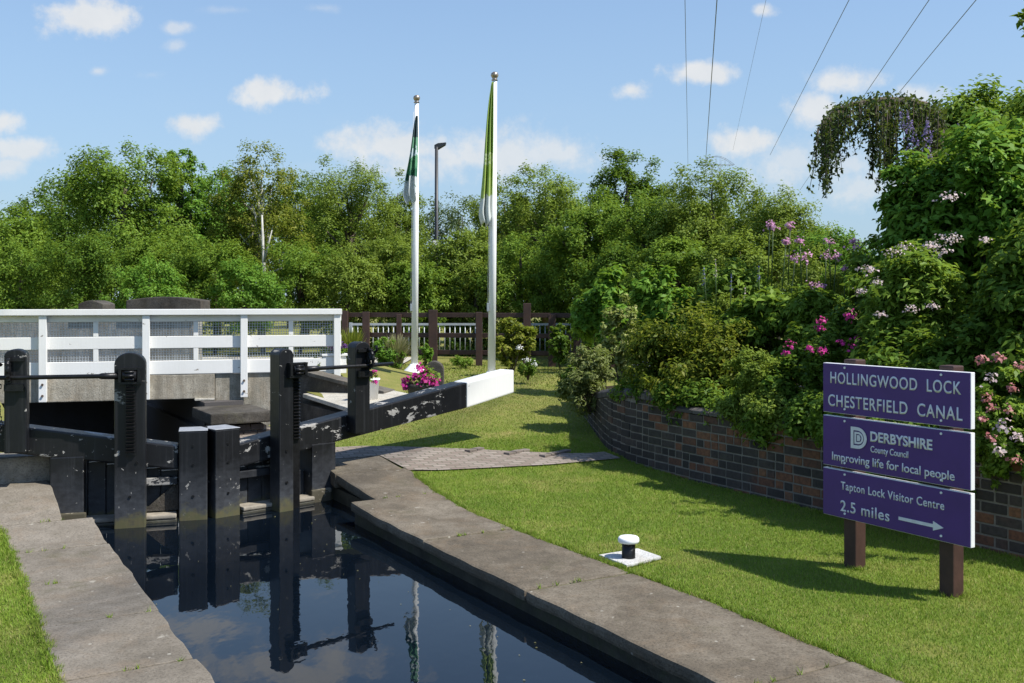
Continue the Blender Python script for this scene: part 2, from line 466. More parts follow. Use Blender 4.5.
G = {
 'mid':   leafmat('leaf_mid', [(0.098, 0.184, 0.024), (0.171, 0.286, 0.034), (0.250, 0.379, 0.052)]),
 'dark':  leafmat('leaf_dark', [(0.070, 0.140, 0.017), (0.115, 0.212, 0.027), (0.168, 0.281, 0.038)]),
 'bright':leafmat('leaf_bright', [(0.087, 0.201, 0.021), (0.149, 0.312, 0.037), (0.226, 0.401, 0.060)]),
 'olive': leafmat('leaf_olive', [(0.133, 0.194, 0.027), (0.209, 0.295, 0.044), (0.285, 0.379, 0.064)]),
 'yellow':leafmat('leaf_yellow', [(0.117, 0.161, 0.021), (0.195, 0.241, 0.030), (0.312, 0.321, 0.053)]),
 'varieg':leafmat('leaf_variegated', [(0.108, 0.161, 0.032), (0.264, 0.321, 0.086), (0.504, 0.519, 0.194)]),
 'bronze':leafmat('leaf_bronze', [(0.054, 0.092, 0.010), (0.127, 0.175, 0.018), (0.241, 0.260, 0.028)]),
 'grey':  leafmat('leaf_silver', [(0.113, 0.147, 0.040), (0.192, 0.237, 0.073), (0.305, 0.339, 0.136)]),
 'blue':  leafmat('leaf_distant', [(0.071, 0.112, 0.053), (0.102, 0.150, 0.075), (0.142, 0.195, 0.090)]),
 'birch': leafmat('leaf_birch', [(0.030, 0.050, 0.014), (0.055, 0.086, 0.022), (0.100, 0.138, 0.045)], .3),
 'straw': leafmat('grass_straw', [(.20, .19, .09), (.34, .31, .17), (.48, .44, .28)]),
}
def petal(name, c1, c2):
    return leafmat(name, [c1, tuple((a + b) / 2 for a, b in zip(c1, c2)), c2], .3, .5)
P = {
 'magenta': petal('petal_magenta', (.35, .01, .14), (.62, .04, .32)),
 'pink': petal('petal_pink', (.50, .20, .42), (.75, .42, .62)),
 'purple': petal('petal_purple', (.08, .02, .14), (.20, .08, .32)),
 'lilac': petal('petal_lilac', (.22, .16, .42), (.38, .28, .58)),
 'palepink': petal('petal_pale_pink', (.50, .36, .38), (.72, .60, .60)),
 'rose': petal('petal_rose', (.36, .10, .11), (.55, .26, .26)),
 'white': petal('petal_white', (.75, .75, .70), (.85, .85, .82)),
 'blue': petal('petal_blue', (.13, .13, .38), (.25, .25, .52)),
}
# water
m, t = mat('canal_water'); p = pos(t)
wv = t.n('ShaderNodeMapping', {0: p, 'Rotation': (0, 0, R(20)), 'Scale': (1, .55, 1)}).outputs[0]
rip = t.m('ADD', t.noise(wv, 5.0, 3, .5), t.m('MULTIPLY', t.noise(wv, 22, 2, .5), .10))
M_water = finish(m, t, (.0025, .005, .009), .015, rip, .06, .02, spec=.5, IOR=1.40)

# ------------------------------------------------------------------ SETTING: ground, paths, water
def frange(a, b, n): return [a + (b - a) * i / n for i in range(n + 1)]
vb = sorted(set([-400, -80, -20, -8, -4, -2, -1, 0, .49, .78, 1.0, 2.92, 3.14, 4.34] + frange(4.8, 9, 6) + [12, 20, 80, 400]))
ub = sorted(set([-60, -20, -5, 0, 3, 5, 6, 6.8] + [7.0, 7.2, 7.4, 7.65, 7.9, 8.15, 8.4, 8.7, 9.0, 9.3, 9.6, 10, 10.4, 11, 11.5, 12, 12.5, 13, 13.62] + [16, 20, 30, 60, 150, 700]))
def hole(v, u):
    if u < 30 and (1.0 if u < 7.65 else .78) < v < (2.92 if u < 7.2 else 3.14): return True
    if 10.4 < u < 13.62 and 3.0 < v < 4.34: return True
    return False
g = MB(); idx = {}
def gv(v, u, side):
    k = (v, u, side)
    if k not in idx:
        g.v.append(CU(v, u, ztl(u) if side else ztr(u))); idx[k] = len(g.v) - 1
    return idx[k]
for i in range(len(vb) - 1):
    for j in range(len(ub) - 1):
        vc, uc = (vb[i] + vb[i + 1]) / 2, (ub[j] + ub[j + 1]) / 2
        if hole(vc, uc): continue
        sd = vc < 2
        g.f.append([gv(vb[i], ub[j], sd), gv(vb[i + 1], ub[j], sd), gv(vb[i + 1], ub[j + 1], sd), gv(vb[i], ub[j + 1], sd)])
        g.mi.append(0); g.sm.append(True)
tag(g.build('ground', M_lawn), kind='structure')

def strip(us, vl, vr, dz, zf, thick=0., nv=4, mb=None, mi=0):
    """a sheet lying on the terrain between vl(u) and vr(u)"""
    mb = mb or MB()
    for a, b in zip(us[:-1], us[1:]):
        for k in range(nv):
            q = []
            for uu, kk in ((a, k), (a, k + 1), (b, k + 1), (b, k)):
                vv = vl(uu) + (vr(uu) - vl(uu)) * kk / nv
                q.append(CU(vv, uu, zf(uu) + dz))
            mb.add(q, [(0, 1, 2, 3)], mi)
    return mb

# coping / pavement slabs either side of the canal, each slab a block with worn arrises
def slab(mb, v0, v1, u0, u1, zf, top=.012, bot=-.1):
    us = [u0] + [x for x in frange(u0, u1, max(1, int((u1 - u0) / .11)))[1:-1]] + [u1]
    n = len(us)
    vs, fs = [], []
    for uu in us:
        w_ = .003 * math.sin(uu * 7.3 + v0(uu)) + .003 * math.sin(uu * 17.1 + 2) + .0035 * math.sin(uu * 41)
        q_ = -.028 if abs(uu - 2.35) < .16 and v0(uu) > 2 else 0
        e0, e1 = (w_ - q_, 0) if v0(uu) > 2 else (0, w_)
        for vv, zz in ((v0(uu) + e0, top), (v1(uu) + e1, top), (v1(uu) + e1, bot), (v0(uu) + e0, bot)):
            vs.append(CU(vv, uu, zf(uu) + zz))
    for i in range(n - 1):
        for k in range(4):
            k2 = (k + 1) % 4
            fs.append((i * 4 + k, i * 4 + k2, (i + 1) * 4 + k2, (i + 1) * 4 + k))
    fs.append((3, 2, 1, 0)); fs.append(tuple((n - 1) * 4 + k for k in range(4)))
    mb.add(vs, fs)
rng = random.Random(8)
pr_ = MB()
bu = [-12, -9.6, -7.2, -4.8, -2.4, -.4, 1.6, 3.05, 4.7, 6.02, 7.34]
for a, b in zip(bu[:-1], bu[1:]):
    j = rng.uniform(-.012, .012)
    slab(pr_, lambda u, j=j: 2.862 + j, lambda u: interp(u, [(-20, 3.45), (1, 3.49), (2.8, 3.53), (4, 3.60), (6, 3.56), (6.6, 3.56), (7.3, 3.62)]), a + .004, b - .004, ztr, .012 + rng.uniform(-.004, .004), -.058)
slab(pr_, lambda u: 3.075, lambda u: interp(u, [(7.3, 3.62), (7.9, 3.70), (8.1, 3.74), (8.5, 3.75), (9.2, 3.76)]), 7.345, 8.22, ztr, .012, -.07)
slab(pr_, lambda u: 3.075, lambda u: 3.70, 8.228, 8.75, ztr, .01, -.12)
tag(pr_.build('pavement', M_coping, bevel=.022), kind='structure')
pl_ = MB()
bl = [-12, -9, -6.5, -4, -2, -.5, 1.0, 2.35, 3.55, 4.55, 5.35, 6.15, 7.0, 7.64]
for a, b in zip(bl[:-1], bl[1:]):
    j = rng.uniform(-.008, .008)
    slab(pl_, lambda u: interp(u, [(0, .49), (6.6, .49), (7.5, .47), (7.8, .40)]), lambda u, j=j: 1.045 + j, a + .003, b - .003, ztl, .012 + rng.uniform(-.002, .002), -.11)
slab(pl_, lambda u: interp(u, [(7.6, .46), (7.8, .42), (7.95, .2), (8.05, -1), (9, -1)]), lambda u: .845, 7.645, 8.75, ztl, .014, -.16)
tag(pl_.build('towpath', M_slabL, bevel=.010), kind='structure')

# canal lining, set back under the coping
ln = MB()
ln.box(CU(2.905, -12, -1.5), AU * 19.35, RV * .3, ZV * 1.44)
ln.box(CU(3.10, 7.36, -1.5), AU * 1.5, RV * .4, ZV * 1.47)
ln.box(CU(1.015, -12, -1.5), AU * 19.63, RV * -.3, ZV * 1.39)
ln.box(CU(.825, 7.64, -1.5), AU * 1.0, RV * -.4, ZV * 1.5)
ln.box(CU(.7, -12, -1.7), RV * 2.5, AU * 21, ZV * .2)
tag(ln.build('canal_lining', M_wet), kind='structure')

wt = MB()
wt.add([CU(.8, -12, WATER), CU(3.15, -12, WATER), CU(3.15, 8.40, WATER), CU(2.0, 8.22, WATER), CU(.8, 8.42, WATER)], [(0, 1, 2, 3, 4)])
tag(wt.build('canal_water', M_water), kind='structure')
w2 = MB(); w2.add([CU(.8, 8.3, -2.2), CU(3.1, 8.3, -2.2), CU(3.1, 30, -2.2), CU(.8, 30, -2.2)], [(0, 1, 2, 3)])
tag(w2.build('lock_chamber_water', M_water), kind='structure')

rgw = np.random.default_rng(21)
n_fl = 42
vv_ = np.where(rgw.random(n_fl) < .6, rgw.uniform(2.35, 2.88, n_fl), rgw.uniform(1.1, 2.85, n_fl)); uu_ = rgw.uniform(1.5, 8.1, n_fl)
FL = (vv_, uu_)
# brick path swept out by the right balance beam
us = frange(7.75, 9.15, 14)
def path_top(v): return interp(v, [(3.1, 9.15), (3.65, 9.12), (4.1, 8.93), (4.6, 8.68), (5.1, 8.38), (5.6, 8.12)])
def path_bot(v): return interp(v, [(3.1, 8.72), (3.70, 8.70), (3.72, 8.12), (4.0, 8.02), (4.5, 7.94), (5.0, 7.86), (5.6, 7.84)])
bp = MB()
vs_ = [3.08, 3.4, 3.69, 3.72] + frange(3.8, 5.85, 12)
for a, b in zip(vs_[:-1], vs_[1:]):
    for k in range(6):
        q = []
        for vv, kk in ((a, k), (b, k), (b, k + 1), (a, k + 1)):
            uu = path_bot(vv) + (path_top(vv) - path_bot(vv)) * kk / 6
            q.append(CU(vv, uu, ztr(uu) + .014))
        bp.add(q, [(0, 1, 2, 3)])
tag(bp.build('path', M_paving), kind='structure')

# road beyond the footbridge
rd = MB()
rd.add([Vector((-40, 17.2, .45)), Vector((-2.0, 17.2, .45)), Vector((-2.0, 20.6, .45)), Vector((-40, 20.6, .45))], [(0, 1, 2, 3)])
tag(rd.build('road', M_pad), kind='structure')

# raised planting bed behind the brick wall
WALL = [(5.88, -3.0), (5.88, 0), (5.88, 3), (5.88, 7.0), (5.87, 7.4), (5.88, 7.8), (5.95, 8.15), (6.1, 8.5), (6.4, 9.1), (6.75, 9.8), (7.1, 10.5)]
def on_wall(d):
    L = 0
    for (a, b), (c, e) in zip(WALL[:-1], WALL[1:]):
        l = math.hypot(c - a, e - b)
        if d <= L + l or (c, e) == WALL[-1]:
            k = (d - L) / l
            return a + (c - a) * k, b + (e - b) * k, (c - a) / l, (e - b) / l
        L += l
WALL_LEN = sum(math.hypot(c - a, e - b) for (a, b), (c, e) in zip(WALL[:-1], WALL[1:]))
sb = MB(); top = []
for i in range(41):
    vv, uu, tv, tu = on_wall(WALL_LEN * i / 40)
    top.append((vv + tu * .16, uu - tv * .16))
for (a, b), (c, e) in zip(top[:-1], top[1:]):
    for k in range(5):
        o0, o1 = k * 2.2, (k + 1) * 2.2
        h = lambda o: .46 + .05 * math.sin(o) + .03 * o
        sb.add([CU(a + o0, b, h(o0)), CU(a + o1, b, h(o1)), CU(c + o1, e, h(o1)), CU(c + o0, e, h(o0))], [(0, 1, 2, 3)], 0, True)
sb.add([CU(top[-1][0], top[-1][1], .5), CU(top[-1][0] + 11, top[-1][1], .8), CU(top[-1][0] + 11, top[-1][1], .3), CU(top[-1][0], top[-1][1], .3)], [(0, 1, 2, 3)])
tag(sb.build('planting_bed', M_soil), kind='structure')

# ------------------------------------------------------------------ brick retaining wall
def wall_top(uu):
    return interp(uu, [(-5, .60), (7.02, .60), (7.06, .66), (7.8, .67), (8.3, .62), (8.8, .55), (10.5, .52)])
bw = thing('brick_wall', 'low retaining wall of dark and orange bricks curving round at its far end', 'wall', CU(5.88, 4, 0))
mo = MB(); br = MB(); cp = MB()
rb = random.Random(5)
CH = .072
n = int(WALL_LEN / .12)
for i in range(n):
    d0, d1 = WALL_LEN * i / n, WALL_LEN * (i + 1) / n
    a = on_wall(d0 + 1e-4); b = on_wall(d1 - 1e-4)
    za, zb = ztr(a[1]) - .1, ztr(b[1]) - .1
    ha, hb = wall_top(a[1]) - .004, wall_top(b[1]) - .004
    P0, P1 = CU(a[0] + a[3] * .004, a[1] - a[2] * .004), CU(b[0] + b[3] * .004, b[1] - b[2] * .004)
    Q0, Q1 = CU(a[0] + a[3] * .2, a[1] - a[2] * .2), CU(b[0] + b[3] * .2, b[1] - b[2] * .2)
    mo.add([P0 + ZV * za, P1 + ZV * zb, P1 + ZV * hb, P0 + ZV * ha, Q0 + ZV * za, Q1 + ZV * zb, Q1 + ZV * hb, Q0 + ZV * ha],
           [(0, 1, 2, 3), (3, 2, 6, 7), (4, 7, 6, 5)])
mo.build('mortar_core', M_mortar, bw)
for c in range(10):
    d = -.1 * (c % 2)
    while d < WALL_LEN:
        L = .19 if rb.random() < .55 else .095
        dm = min(max(d + L / 2, 0.01), WALL_LEN - .01)
        vv, uu, tv, tu = on_wall(dm)
        zb = .0 - .04 + c * CH
        gz = ztr(uu) * .6
        zt_ = zb + CH - .009 + gz
        if zt_ < wall_top(uu) + .03:
            tdir = RV * tv + AU * tu; nd = RV * tu - AU * tv
            o = CU(vv, uu) - tdir * (L / 2 - .005) - nd * (rb.uniform(.0, .004)) + ZV * (zb + gz)
            br.box(o, tdir * (L - .013), nd * .09, ZV * (CH - .012))
        d += L
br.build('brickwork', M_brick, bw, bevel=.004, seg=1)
d = 0
while d < WALL_LEN - .08:
    vv, uu, tv, tu = on_wall(d + .035)
    tdir = RV * tv + AU * tu; nd = RV * tu - AU * tv
    zt_ = wall_top(uu)
    if 7.04 < uu < 9.2:
        st, hh = .072, .085
    else:
        st, hh = .22, .05
    o = CU(vv, uu) - tdir * (st / 2 - .003) - nd * .012 + ZV * (zt_ + .002)
    L = st - .006
    prof = [(0, 0), (.0, hh * .6), (.03, hh * .92), (.09, hh), (.15, hh * .92), (.19, hh * .6), (.215, 0)]
    cp.prism([o + nd * a + ZV * b for a, b in prof], tdir * L)
    d += st
cp.build('coping', M_bluebrick, bw, bevel=.003, seg=1)

# ------------------------------------------------------------------ lock gates
M0 = (1.985, 8.18)
BEV = .010
def gate(sd, label):
    q = (.91, 8.44) if sd < 0 else (3.06, 8.42)
    e2 = Vector((q[0] - M0[0], q[1] - M0[1])); L = e2.length; e2.normalize()
    E = RV * e2.x + AU * e2.y
    N = ZV.cross(E)
    if N.dot(AU) > 0: N = -N                     # upstream, towards the water
    base = CU(M0[0], M0[1], WATER)
    root = thing('lock_gate', label, 'lock gate', base)
    def pt(s, n, z): return CU(M0[0], M0[1]) + E * s + N * n + ZV * z
    t0, sl = (.41, .172) if sd < 0 else (.395, .150)
    def ztop(s): return t0 + sl * s
    end = 3.32 if sd > 0 else 4.0
    # mitre post
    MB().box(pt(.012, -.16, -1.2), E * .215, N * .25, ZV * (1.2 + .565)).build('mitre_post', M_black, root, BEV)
    MB().box(pt(.008, -.165, .566), E * .222, N * .258, ZV * .006).build('mitre_cap', M_capgrey, root, .003, 1)
    # heel post, worn at the waterline
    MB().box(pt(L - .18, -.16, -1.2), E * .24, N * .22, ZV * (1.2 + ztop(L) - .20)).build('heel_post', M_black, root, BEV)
    MB().box(pt(L - .20, .061, WATER - .2), E * .20, N * .03, ZV * .31).build('wear_plate', M_wetpale, root, .012)
    # balance beam / top rail
    s0, s1 = .235, (2.68 if sd > 0 else 3.3)
    def beam(a, b, name, m_, ta, tb, par, w0=-.155, w1=.055):
        k = MB()
        pa = [pt(a, w1, ztop(a) - ta), pt(b, w1, ztop(b) - tb), pt(b, w1, ztop(b)), pt(a, w1, ztop(a))]
        k.prism(pa, N * (w0 - w1))
        return k.build(name, m_, par, .014)
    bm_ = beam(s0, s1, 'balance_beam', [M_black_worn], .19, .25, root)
    beam(s1 + .004, end, 'white_beam_end', M_white, .25, .235, bm_)
    # plank panel below the beam
    k = MB(); ps = .235
    pw = .135
    while ps < L - .2:
        we = min(pw, L - .19 - ps)
        hi = ztop(ps) - .21
        if sd > 0 and ps > .72: hi = .13
        k.box(pt(ps + .003, -.11, -1.2), E * (we - .006), N * .06, ZV * (1.2 + hi))
        ps += pw
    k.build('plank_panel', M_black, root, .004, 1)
    # second rail, just under the top rail by the mitre post
    MB().box(pt(.24, -.04, .14), E * (.40 if sd < 0 else .42), N * .07, ZV * .06).build('middle_rail', M_black_worn, root, .006)
    if sd < 0:
        MB().prism([pt(.232, .0, -.07), pt(.50, .0, -.07), pt(.232, .0, .17)], N * -.04).build('corner_brace', M_stonecap, root, .004, 1)
    # bottom walking board at water level
    MB().box(pt(.24, -.05, WATER - .25), E * (L - .42), N * .16, ZV * .275).build('bottom_board', M_wet, root, .012)
    MB().box(pt(.245, -.05, WATER + .028), E * (L - .43), N * .165, ZV * .032).build('walking_plank', M_pale, root, .010)
    # paddle post with rack
    sp = .58 if sd < 0 else .665
    wd = .225 if sd < 0 else .13
    top_z = 1.205
    c0 = sp - (wd / 2 if sd < 0 else .16)
    k = MB()
    r_ = wd / 2
    out = [pt(c0, .075, -.6)]
    arc = [pt(c0 + r_ - r_ * math.cos(an), .075, top_z - r_ * .8 + r_ * .8 * math.sin(an)) for an in frange(0, math.pi, 10)]
    out += arc + [pt(c0 + wd, .075, -.6)]
    k.prism(out, N * .16)
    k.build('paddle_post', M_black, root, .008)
    rk = MB()
    ra = c0 + (.07 if sd < 0 else wd + .022)
    rn = .236 if sd < 0 else .15
    zlo, zhi = (.42, .98) if sd < 0 else (-.2, .98)
    rk.box(pt(ra, rn, zlo), E * .075, N * .022, ZV * (zhi - zlo))
    zz = .44
    while zz < zhi - .02:
        rk.prism([pt(ra + .006, rn + .022, zz), pt(ra + .006, rn + .052, zz + .009), pt(ra + .006, rn + .022, zz + .02)], E * .062)
        zz += .027
    rk.build('rack', M_iron, root)
    if sd > 0:
        MB().box(pt(ra - .012, .10, -.6), E * .095, N * .048, ZV * 1.22).build('rack_guide', M_black, root, .006)
    # gear housing on the paddle post
    ga = c0 + wd * .5 if sd < 0 else c0 + wd + .02
    k = MB()
    k.box(pt(ga - .085, .238, .965), E * .17, N * .05, ZV * .018)
    k.box(pt(ga - .085, .238, 1.075), E * .17, N * .05, ZV * .014)
    k.box(pt(ga - .08, .238, .98), E * .022, N * .055, ZV * .10)
    k.box(pt(ga + .058, .238, .98), E * .022, N * .055, ZV * .10)
    k.tube([pt(ga - .05, .265, 1.03), pt(ga + .05, .265, 1.03)], .042, 12)
    for i in range(9):
        an = 2 * math.pi * i / 9
        k.tube([pt(ga - .035, .265 + .045 * math.cos(an), 1.03 + .045 * math.sin(an)), pt(ga + .035, .265 + .045 * math.cos(an), 1.03 + .045 * math.sin(an))], .011, 5)
    k.build('pinion', M_iron, root)
    # gear post standing on the beam
    ss = 1.385 if sd < 0 else 1.36
    wp = .155
    k = MB()
    zb = .43 if sd > 0 else .46
    out = [pt(ss - wp / 2, .058, zb)]
    out += [pt(ss - wp / 2 * math.cos(an), .058, 1.19 + .05 * math.sin(an)) for an in frange(0, math.pi, 8)]
    out += [pt(ss + wp / 2, .058, zb)]
    k.prism(out, N * .13)
    gp = k.build('gear_post', M_black, root, .010)
    # spindle and winding gear
    rr = .017
    MB().tube([pt(ga + .08, .265, 1.03), pt(ga + .20, .255, 1.03), pt(ga + .22, .255, 1.03), pt(ss, .235, 1.03), pt(ss + .30, .225, 1.035)], [.026, .024, rr, rr, rr], 10).build('spindle', M_iron, root)
    k = MB()
    cz, cn, cs = 1.09, .215, ss + .035
    ring = 20
    for rad_, th in ((.082, .020), (.04, .018)):
        pth = [pt(cs, cn + rad_ * math.cos(2 * math.pi * i / ring), cz + rad_ * math.sin(2 * math.pi * i / ring)) for i in range(ring + 1)]
        k.tube(pth, th * .75, 6, cap=False)
    for i in range(14):
        an = 2 * math.pi * i / 14
        k.box(pt(cs - .014, cn + .090 * math.cos(an) - .008, cz + .090 * math.sin(an) - .008), E * .028, N * .017, ZV * .017)
    for i in range(3):
        an = math.pi * i / 3
        k.tube([pt(cs, cn - .08 * math.cos(an), cz - .08 * math.sin(an)), pt(cs, cn + .08 * math.cos(an), cz + .08 * math.sin(an))], .010, 6)
    k.build('gear_wheel', M_iron, gp)
    k = MB()
    k.box(pt(ss - .06, .188, .93), E * .13, N * .05, ZV * .05)
    k.build('bracket', M_iron, gp)
    MB().box(pt(ss - .06, .188, 1.15), E * .13, N * .035, ZV * .025).build('strap', M_iron, gp)
    MB().tube([pt(ss + .09, .20, 1.12), pt(ss + .13, .22, 1.16), pt(ss + .11, .24, 1.20)], .013, 6).build('pawl', M_iron, gp)
    if sd < 0:
        k = MB()                                   # hanging chain
        for i in range(9):
            an = i * .9
            c = pt(ss + .11 + .012 * math.sin(i * .7), .20, .98 - i * .04)
            dx_ = (E * math.cos(an) + N * math.sin(an)) * .016
            k.tube([c - dx_, c - dx_ + ZV * -.03, c + dx_ + ZV * -.03, c + dx_, c - dx_], .005, 5, cap=False)
        k.build('chain', M_iron, gp)
    # bolt heads
    for (s_, z_, n_) in [(.12, .45, .088), (.12, .05, .088), (.12, .30, .088)]:
        MB().tube([pt(s_, n_, z_), pt(s_, n_ + .008, z_)], .011, 8).build('bolt_head', M_iron, root)
    for (s_, z_) in [(sp - .05 if sd < 0 else c0 + .065, .36), (c0 + wd / 2, .1)]:
        MB().tube([pt(s_, .235, z_), pt(s_, .243, z_)], .011, 8).build('bolt_head', M_iron, root)
    return root
M_wetpale = worn_paint('worn_wet_timber', (.10, .085, .06), (.30, .27, .21), .52, 5, .6, (.04, .045, .02), .6)
M_capgrey = plain('bleached_timber_top', (.27, .28, .30), .55, .2, 14, .2)
gate(-1, 'left leaf of the black timber lock gate, chain hanging from its gear post')
gate(1, 'right leaf of the black lock gate, its long balance beam ending in white')

# squared stone block in front of the left beam
k = MB(); k.box(CU(-1.2, 8.58, .16), RV * 2.07, AU * .34, ZV * .235)
tag(k.build('stone_block', M_stone, bevel=.02), 'long grey stone block lying across the towpath before the left gate', 'stone block')
# raised foot treads on the brick path
M_tread = plain('weathered_tread_brick', (.15, .125, .105), .9, .4, 9, .5)
for i, (v0, u0, ln_, lab) in enumerate([(4.55, 8.52, .30, 'raised brick foot tread on the path, nearest the balance beam shadow'), (4.86, 8.30, .42, 'raised brick foot tread on the path, middle one of the row'), (5.14, 8.10, .45, 'raised brick foot tread on the path, nearest the curved wall')]):
    k = MB()
    dd = (RV * .93 + AU * .36).normalized(); pp = (AU * .93 - RV * .36).normalized()
    for j in range(int(ln_ / .11)):
        k.box(CU(v0, u0, ztr(u0) - .02) + dd * (j * .112), dd * .106, pp * .075, ZV * (.058 + .003 * (j % 2)))
    tag(k.build('foot_tread', M_tread, bevel=.008), lab, 'foot tread', 'foot treads on the brick path')

# ------------------------------------------------------------------ lock chamber walls and pit
k = MB()
k.box(CU(3.02, 8.75, -2.4), RV * .22, AU * 21, ZV * (2.4 - .02))
k.box(CU(3.10, 13.0, -2.4), RV * .5, AU * 16, ZV * (2.4 + .30))
tag(k.build('lock_wall', M_bluebrick), 'dark brick right side wall of the lock chamber behind the gate', 'wall')
k = MB()
k.box(CU(.93, 8.65, -2.4), RV * -.4, AU * 21, ZV * (2.4 + .20))
tag(k.build('lock_wall', M_wet), 'damp left side wall of the lock chamber behind the gate', 'wall')
k = MB()
k.add([CU(3.0, 10.4, -.02), CU(4.32, 10.4, -.02), CU(4.32, 12.6, -.02), CU(3.0, 12.6, -.02)], [(0, 1, 2, 3)])
tag(k.build('pit_floor', M_paving), kind='structure')
rw = thing('recess_wall', 'dark wall with pale flat top on the right of the lock, before the bridge', 'wall', CU(4.3, 11, 0))
k = MB(); k.box(CU(4.285, 10.4, -.6), RV * .22, AU * 3.25, ZV * .86); k.build('wall_face', M_stonecap, rw, .006)
k = MB()
k.prism([CU(4.27, 10.4, .29), CU(4.27, 12.63, .34), CU(5.2, 12.63, .41), CU(5.3, 11.6, .38), CU(4.9, 10.8, .33)], ZV * .05)
k.build('concrete_top', M_pad, rw, .008)
k = MB(); k.box(CU(.55, 19.5, -2.4), RV * 3.0, AU * .4, ZV * 2.78)
tag(k.build('lock_wall', M_bluebrick), 'dark end wall of the lock in the shade under the footbridge', 'wall')
# the weathered corner stone and brickwork under the bridge end
pc = thing('bridge_pier', 'weathered dark capstone on red brickwork below the right end of the bridge', 'pier', CU(3.3, 11.6, -.3))
k = MB(); k.box(CU(2.93, 12.0, .125), RV * .75, AU * .95, ZV * .135); k.build('capstone', M_stonecap, pc, .02)
k = MB()
for c in range(6):
    for j in range(4):
        k.box(CU(3.02, 12.08, -.36 + c * .079) + RV * (j * .165 - (.08 if c % 2 else 0) * (j > 0)), RV * .155, AU * .5, ZV * .069)
k.build('brickwork', M_redbrick if 'M_redbrick' in globals() else M_brick, pc, .004, 1)
k = MB(); k.box(CU(3.03, 12.10, -.4), RV * .60, AU * .42, ZV * .48); k.build('mortar_core', M_mortar, pc)

# ------------------------------------------------------------------ footbridge
BO = Vector((-4.095, 13.0, 0)); BE = Vector((.961, .275, 0)).normalized(); BN = Vector((BE.y, -BE.x, 0))
def bpnt(s, n, z): return BO + BE * s + BN * n + ZV * z
fb = thing('footbridge', 'white railed footbridge with stained concrete edge crossing the lock', 'bridge', bpnt(-2, 0, .33))
MB().box(bpnt(-7.5, -2.6, .33), BE * 7.72, BN * 2.6, ZV * .315).build('deck', M_fascia, fb, .01)
MB().box(bpnt(.225, -2.6, -.4), BE * .86, BN * 2.57, ZV * 1.042).build('abutment', M_abut, fb, .012)
MB().box(bpnt(-.03, -.3, .305), BE * .25, BN * .33, ZV * .03).build('bearing_stone', M_pad, fb, .006)
def railing(n0, name):
    rl = MB()
    s0, s1 = -7.3, 1.86
    dd = BE * (s1 - s0)
    rl.box(bpnt(s0, n0 - .09, 1.42), dd, BN * .19, ZV * .075)            # cap rail
    rl.build('cap_rail', M_white, fb, .006); o = fb
    for a, b, nm in ((1.335, 1.417, 'upper_board'), (.99, 1.145, 'middle_rail'), (.655, .83, 'bottom_board')):
        MB().box(bpnt(s0, n0 - .035, a), dd, BN * .035, ZV * (b - a)).build(nm, M_white, o, .004, 1)
    k = -5
    posts = [1.8 - 1.21 * i for i in range(8)]
    for s in posts:
        pm = MB(); pm.box(bpnt(s - .045, n0 + .002, .34), BE * .09, BN * .075, ZV * 1.078)
        po = pm.build('post', M_white, o, .006)
        for z_ in (.42, .56):
            MB().tube([bpnt(s, n0 + .077, z_), bpnt(s, n0 + .095, z_)], .016, 6).build('bolt', M_bolt, po)
    for a, b in zip(posts[1:], posts[:-1]):
        c = (a + b) / 2
        MB().box(bpnt(c - .03, n0 - .032, .832), BE * .06, BN * .03, ZV * .156).build('stile', M_white, o, .003, 1)
        MB().box(bpnt(c - .03, n0 - .032, 1.147), BE * .06, BN * .03, ZV * .186).build('stile', M_white, o, .003, 1)
        for zlo, zhi in ((.832, .988), (1.147, 1.333)):
            me_ = MB(); s = a + .07
            while s < b - .05:
                me_.box(bpnt(s, n0 - .045, zlo), BE * .0065, BN * .005, ZV * (zhi - zlo)); s += .034
            z_ = zlo + .012
            while z_ < zhi:
                me_.box(bpnt(a + .04, n0 - .052, z_), BE * (b - a - .08), BN * .005, ZV * .0065); z_ += .034
            me_.build('wire_mesh', M_galv, o, fixn=False)
    return o
railing(0, 'railing')
# far parapet of the bridge with dark capstones
pw_ = thing('bridge_parapet', 'pale stone parapet behind the white railing with dark rounded capstones', 'wall', Vector((-6, 16.4, .4)))
MB().box(Vector((-14, 16.3, .3)), Vector((8.85, 0, 0)), Vector((0, .35, 0)), ZV * 1.14).build('wall', M_parapet, pw_, .01)
def capstone(x0, x1, z1):
    k = MB(); n_ = 10
    out = [Vector((x0, 16.22, 1.445)), Vector((x1, 16.22, 1.445))] + [Vector((x1 + (x0 - x1) * i / n_, 16.22, z1 - .05 + .06 * math.sin(math.pi * i / n_))) for i in range(n_ + 1)]
    k.prism(out, Vector((0, .5, 0))); k.build('capstone', M_stonecap, pw_, .015)
capstone((126 - 512) * .01622, (201 - 512) * .01622, 1.66)
capstone((78 - 512) * .01622, (103 - 512) * .01622, 1.60)
